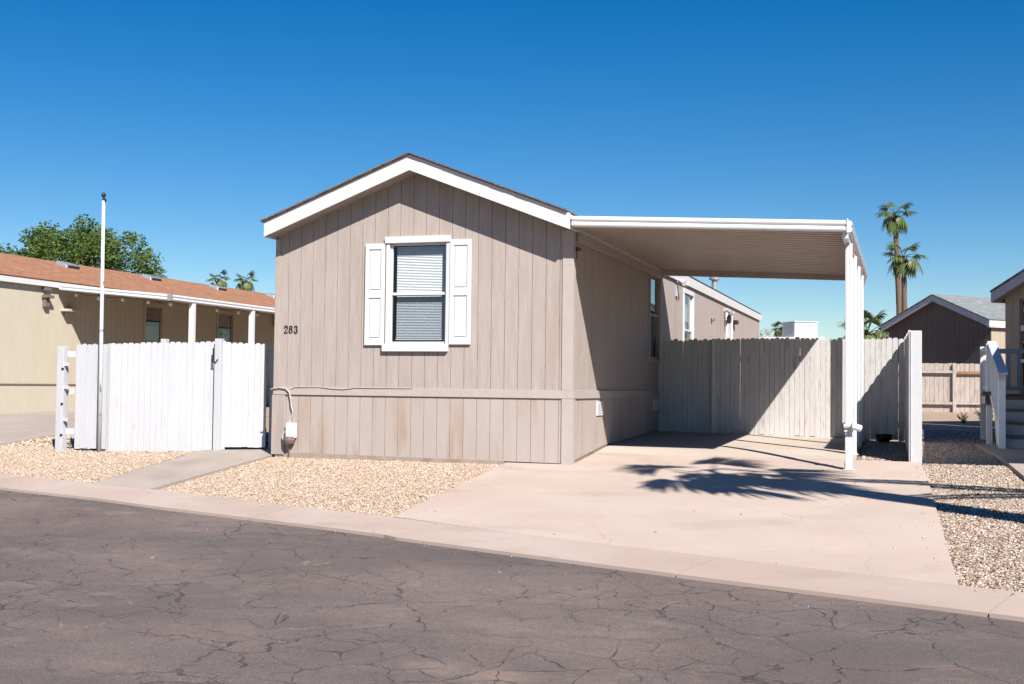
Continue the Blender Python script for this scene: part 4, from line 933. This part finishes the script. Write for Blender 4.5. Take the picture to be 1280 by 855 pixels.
def fan_palm(name, label, base, H, tr, Lp, Rb, n=26, seed=1, seg=16, lean=(0,0), group=None, dead=14, skirt=1., th=.0, elmin=-35, elmax=75):
    r = random.Random(seed); t_ = thing(name, label, 'palm tree', base, group)
    b = Vector(base); top = b+Vector((lean[0], lean[1], H)); pts = []; rs = []
    K = 22
    for i in range(K+1):
        s = i/K; bend = s**1.6
        pts.append((b.x+lean[0]*bend, b.y+lean[1]*bend, b.z-.1+(H+.1)*s)); rs.append(tr*(1.25-.35*s)*(1+.05*r.uniform(-1,1))*(1.15 if i == 0 else 1))
    m = MB(); m.tube(pts, rs, 12); obj('trunk', m, M['bark'], t_, smooth=True)
    m = MB()
    for i in range(n):
        a = i*2.39996+r.uniform(-.2,.2); el = R(elmin+(elmax-elmin)*((i+.5)/n))+r.uniform(-.12,.12)
        fan_frond(m, top+Vector((0,0,.05)), a, el, Lp*r.uniform(.8,1.15), Rb*r.uniform(.85,1.1), r, seg, droop=.5+.4*(i < n*.4), hang=.5+.5*(i < n*.5))
    obj('crown', m, M['pgreen'], t_)
    m = MB()
    for i in range(dead):
        a = i*2.39996; fan_frond(m, top-Vector((0,0,r.uniform(.0,.45)*skirt)), a, R(-58), Lp*.25, Rb*.42*skirt, r, 8, droop=.5, tint=r.uniform(.2,.8), hang=1)
    for i in range(dead*2):   # boots
        a = r.uniform(0, 6.28); z = r.uniform(-.75,-.05)*skirt; p = top+Vector((math.cos(a)*tr*.9, math.sin(a)*tr*.9, z))
        q = p+Vector((math.cos(a)*tr*.9, math.sin(a)*tr*.9, tr*1.6)); m.tube([tuple(p), tuple(q)], [tr*.3, tr*.12], 4, True, tint=r.uniform(.1,.9))
    obj('dead_fronds', m, M['pdead'], t_)
    return t_
G = .45
fan_palm('palm_tree', 'tallest slender fan palm rising behind the brown home', (3.95,60,G), 10.9, .155, .75, .72, 15, 5, lean=(-.35,0), dead=7, skirt=.75, group='tall palms behind the brown home')
fan_palm('palm_tree', 'shorter fan palm crossing in front of the tallest one', (4.2,57,G), 8.1, .155, .85, .72, 15, 9, lean=(-.12,0), dead=8, skirt=.8, group='tall palms behind the brown home')
fan_palm('palm_tree', 'short fan palm peeking over the orange roof, left of the pair', (-42.2,60,G), 7.75, .2, .55, .55, 14, 11, dead=8, group='pair of palms behind the orange roof')
fan_palm('palm_tree', 'short fan palm peeking over the orange roof, right of the pair', (-40.2,60.3,G), 7.7, .2, .55, .58, 14, 14, dead=8, group='pair of palms behind the orange roof')
fan_palm('palm_tree', 'tiny far palm above the rear fence beside the white cooler', (-6.76,100,G), 6.1, .13, .6, .75, 16, 17, dead=4, skirt=.5, seg=12)
def date_palm(name, label, base, H, tr, L, n, seed, azr=(0, 6.283), elr=(-10, 80), group=None, wl_=.16, extra=(), nl=34, leaf=.42, crownlift=0):
    r = random.Random(seed); t_ = thing(name, label, 'palm tree', base, group); b = Vector(base); top = b+Vector((0,0,H))
    m = MB(); m.tube([(b.x,b.y,b.z-.1)]+[(b.x,b.y,b.z+H*s/10) for s in range(1,11)], [tr*1.3]+[tr*(1.1-.02*s)*(1+.06*(s % 2)) for s in range(1,11)], 12); obj('trunk', m, M['bark'], t_)
    m = MB()
    def frond(P, ti=None):
        K = len(P)-1
        m.tube([tuple(p) for p in P], [.022*(1-.8*i/K) for i in range(K+1)], 4, False, tint=.6)
        for k in range(nl):
            s = .12+.88*k/nl; f = s*K; i = min(int(f), K-1); p = P[i].lerp(P[i+1], f-i); d = (P[i+1]-P[i]).normalized()
            sd = d.cross(Vector((0,0,1))).normalized(); u_ = sd.cross(d)
            ll = leaf*(math.sin(math.pi*min(1, s*.85+.12)))**.6*r.uniform(.85,1.1)
            for sg in (-1, 1):
                dd = (d*.85+sd*sg*.75+u_*.30).normalized(); e_ = p+dd*ll-Vector((0,0,ll*.22)); wv = dd.cross(u_).normalized()*.016*(ll/.4+.3)
                md = p+dd*ll*.5
                m.add([tuple(p), tuple(md-wv), tuple(e_), tuple(md+wv)], [(0,1,2,3)], r.uniform(.1,.9) if ti is None else ti)
    for i in range(n):
        a = azr[0]+(azr[1]-azr[0])*((i*.618) % 1); el = R(elr[0]+(elr[1]-elr[0])*(i+.5)/n); P = []; p = top.copy(); e = el; ll = L*r.uniform(.85,1.1)
        for k in range(9):
            P.append(p.copy()); p = p+Vector((math.cos(a)*math.cos(e), math.sin(a)*math.cos(e), math.sin(e)))*ll/8; e -= .16
        frond(P)
    for tip, sag in extra:
        T_ = Vector(tip); P = [top.lerp(T_, k/8)+Vector((0,0,sag*math.sin(math.pi*k/8))) for k in range(9)]; frond(P)
    obj('crown', m, M['pgreen'], t_)
    m = MB()
    for i in range(26):
        a = r.uniform(0, 6.28); z = r.uniform(-.8,.0); p = top+Vector((math.cos(a)*tr, math.sin(a)*tr, z)); q = p+Vector((math.cos(a)*.14, math.sin(a)*.14, .22)); m.tube([tuple(p), tuple(q)], [.06,.03], 4, True, tint=r.uniform(0,1))
    obj('frond_stubs', m, M['pdead'], t_)
    return t_
fan_palm('palm_tree', 'bushy young fan palm behind the outer carport post', (2.35,48,G), 3.25, .28, .95, .85, 16, 23, seg=16, dead=10, elmin=8, elmax=85)
# palms outside the frame on the right: only their shadows cross the driveway
fan_palm('palm_tree', 'tall fan palm just out of frame whose crown shadow falls on the driveway', (7.6,-4.95,-.35), 7.25, .225, .82, .85, 12, 31, seg=18, dead=4, skirt=.6, lean=(-.62,-1.45), elmin=-48, elmax=55)
date_palm('palm_tree', 'feather palm just out of frame whose long frond shadows cross the gravel', (9.1,-4.50,-.3), 4.3, .2, 2.4, 16, 33, azr=(-1.5, 1.0), elr=(-10, 75), wl_=.1, nl=64, leaf=.36,
          extra=[((5.44,-3.68,3.5), .25), ((6.75,-5.0,3.65), .15), ((6.1,-3.7,3.7), .1)])

# ---------------------------------------------------------------- leafy trees
def leaf_cloud(m, centers, n, r, ls, tintc=.5):
    """small leaf faces spread through irregular clumps"""
    for c, rad in centers:
        k = int(n*rad**2)
        for i in range(k):
            v = Vector((r.gauss(0,1), r.gauss(0,1), r.gauss(0,1))).normalized()*rad*(r.random()**.45)
            v.z *= .75; p = Vector(c)+v; a = Vector((r.uniform(-1,1), r.uniform(-1,1), r.uniform(-.6,.6))).normalized()
            b = a.cross(Vector((r.uniform(-1,1), r.uniform(-1,1), r.uniform(-1,1)))).normalized(); s = ls*r.uniform(.6,1.4)
            m.add([tuple(p-a*s), tuple(p+b*s*.45), tuple(p+a*s), tuple(p-b*s*.45)], [(0,1,2,3)], min(1, max(0, r.gauss(tintc,.25))))
def leafy(name, label, base, H, spread, clumps, leafn, ls, seed, material, trunk=.2, cat='tree', flat=.45, group=None, nlimb=8, zlo=.45, rs=(.07,.15)):
    r = random.Random(seed); t_ = thing(name, label, cat, base, group); b = Vector(base); cs = []
    tm_ = MB(); fork = b+Vector((0,0,H*.28)); tm_.tube([tuple(b-Vector((0,0,.2))), tuple(b+Vector((.05,0,H*.15))), tuple(fork)], [trunk*1.3, trunk, trunk*.85], 8)
    for i in range(clumps):
        a = r.uniform(0, 6.283); q = r.random()**.5; zz = b.z+H*(zlo+(1-zlo)*r.random()**.8*(1-.35*q*q)); rad = H*r.uniform(*rs)
        cs.append(((b.x+math.cos(a)*q*spread, b.y+math.sin(a)*q*spread, zz), rad))
    for i, (c, rad) in enumerate(cs):
        if i < nlimb*3:
            c = Vector(c); mid = fork.lerp(c, .5)+Vector((r.uniform(-.2,.2), r.uniform(-.2,.2), -.06*H)); tm_.tube([tuple(fork), tuple(mid), tuple(c)], [trunk*.5, trunk*.28, trunk*.08], 5)
    obj('trunk', tm_, M['bark2'], t_)
    m = MB(); leaf_cloud(m, cs, leafn, r, ls); obj('crown', m, material, t_)
    return t_
leafy('mesquite_tree', 'wide green shade tree standing behind the orange roof', (-27.55,25.5,.4), 7.2, 3.3, 190, 620, .075, 3, M['leaf'], .22, zlo=.36, rs=(.045,.105))
leafy('desert_bush', 'grey green bush beside the young palm behind the fence', (3.35,46,.4), 3.7, 1.2, 22, 500, .06, 5, M['leafgrey'], .1, 'bush', zlo=.3)
# sparse bare-looking tree far behind the fence
def bare_tree(base, H, seed):
    r = random.Random(seed); t_ = thing('bare_tree', 'thin nearly leafless tree behind the far end of the tan home', 'tree', base); m = MB(); tips = []
    def br(p, d, l, rad, lev):
        q = p+d*l; m.tube([tuple(p), tuple(p.lerp(q,.5)+Vector((r.uniform(-.05,.05)*l,)*3)), tuple(q)], [rad, rad*.8, rad*.6], 5)
        if lev == 0: tips.append(q); return
        for i in range(3):
            nd = (d+Vector((r.uniform(-.75,.75), r.uniform(-.75,.75), r.uniform(-.2,.5)))).normalized(); br(q, nd, l*r.uniform(.6,.85), rad*.6, lev-1)
    br(Vector(base)-Vector((0,0,.2)), Vector((0,0,1)), H*.36, .07, 5); obj('branches', m, M['bark2'], t_)
    m = MB(); leaf_cloud(m, [(tuple(p), .22) for p in tips], 60, r, .05); obj('sparse_leaves', m, M['leafgrey'], t_)
bare_tree((-4.6,72,.45), 5.0, 6)

# weeds
def weed(x, y, h, n, seed, label, name='desert_weed'):
    r = random.Random(seed); z = float(gz(y)); t_ = thing(name, label, 'weed', (x,y,z)); m = MB(); sm = MB()
    for i in range(n):
        a = r.uniform(0, 6.283); l = h*r.uniform(.5,1); e = R(r.uniform(35,85)); tip = Vector((x+math.cos(a)*math.cos(e)*l, y+math.sin(a)*math.cos(e)*l, z+math.sin(e)*l)); b = Vector((x,y,z-.01))
        sm.tube([tuple(b), tuple(b.lerp(tip,.5)+Vector((0,0,.02))), tuple(tip)], [.004,.003,.002], 4, tint=.4)
        for k in range(9):
            p = b.lerp(tip, .2+.8*k/9); d = Vector((r.uniform(-1,1), r.uniform(-1,1), r.uniform(.0,.8))).normalized(); s = h*.16; w_ = d.cross(Vector((0,0,1))).normalized()*s*.3
            m.add([tuple(p), tuple(p+d*s*.5-w_), tuple(p+d*s), tuple(p+d*s*.5+w_)], [(0,1,2,3)], r.random())
    obj('leaves', m, M['leaf'], t_); obj('stems', sm, M['leaf'], t_)
weed(5.35,13.2,.30,14,3,'small leafy weed in the gravel in front of the far fence')
weed(5.72,12.4,.50,20,4,'taller green weed beside the deck rail post')
weed(-7.95,.12,.07,9,5,'tiny green weed at the foot of the white fence end post')
weed(-7.4,-.02,.06,7,6,'dry tuft under the short white fence panel')
weed(5.5,9.0,.22,10,7,'low sprig in the shaded gravel near the deck')

# small loose stones and leaf litter lying on the road
r = random.Random(9); m = MB()
for i in range(110):
    x = r.uniform(-7, 5.5); t = r.random()**2.2; y = on(RE, x)-.02-t*5; z = float(gz(y))+.002; s = r.uniform(.003,.008)
    a = r.uniform(0, 6.28); P = []
    for k in range(5):
        P.append((x+math.cos(a+k*1.256)*s*r.uniform(.7,1.2), y+math.sin(a+k*1.256)*s, z))
    m.add(P+[(x, y, z+s*.8)], [(0,1,5),(1,2,5),(2,3,5),(3,4,5),(4,0,5)], r.random())
tag(obj('road_grit', m, M['pebgrey']), 'fine loose stones scattered along the road edge', 'grit', kind='stuff')
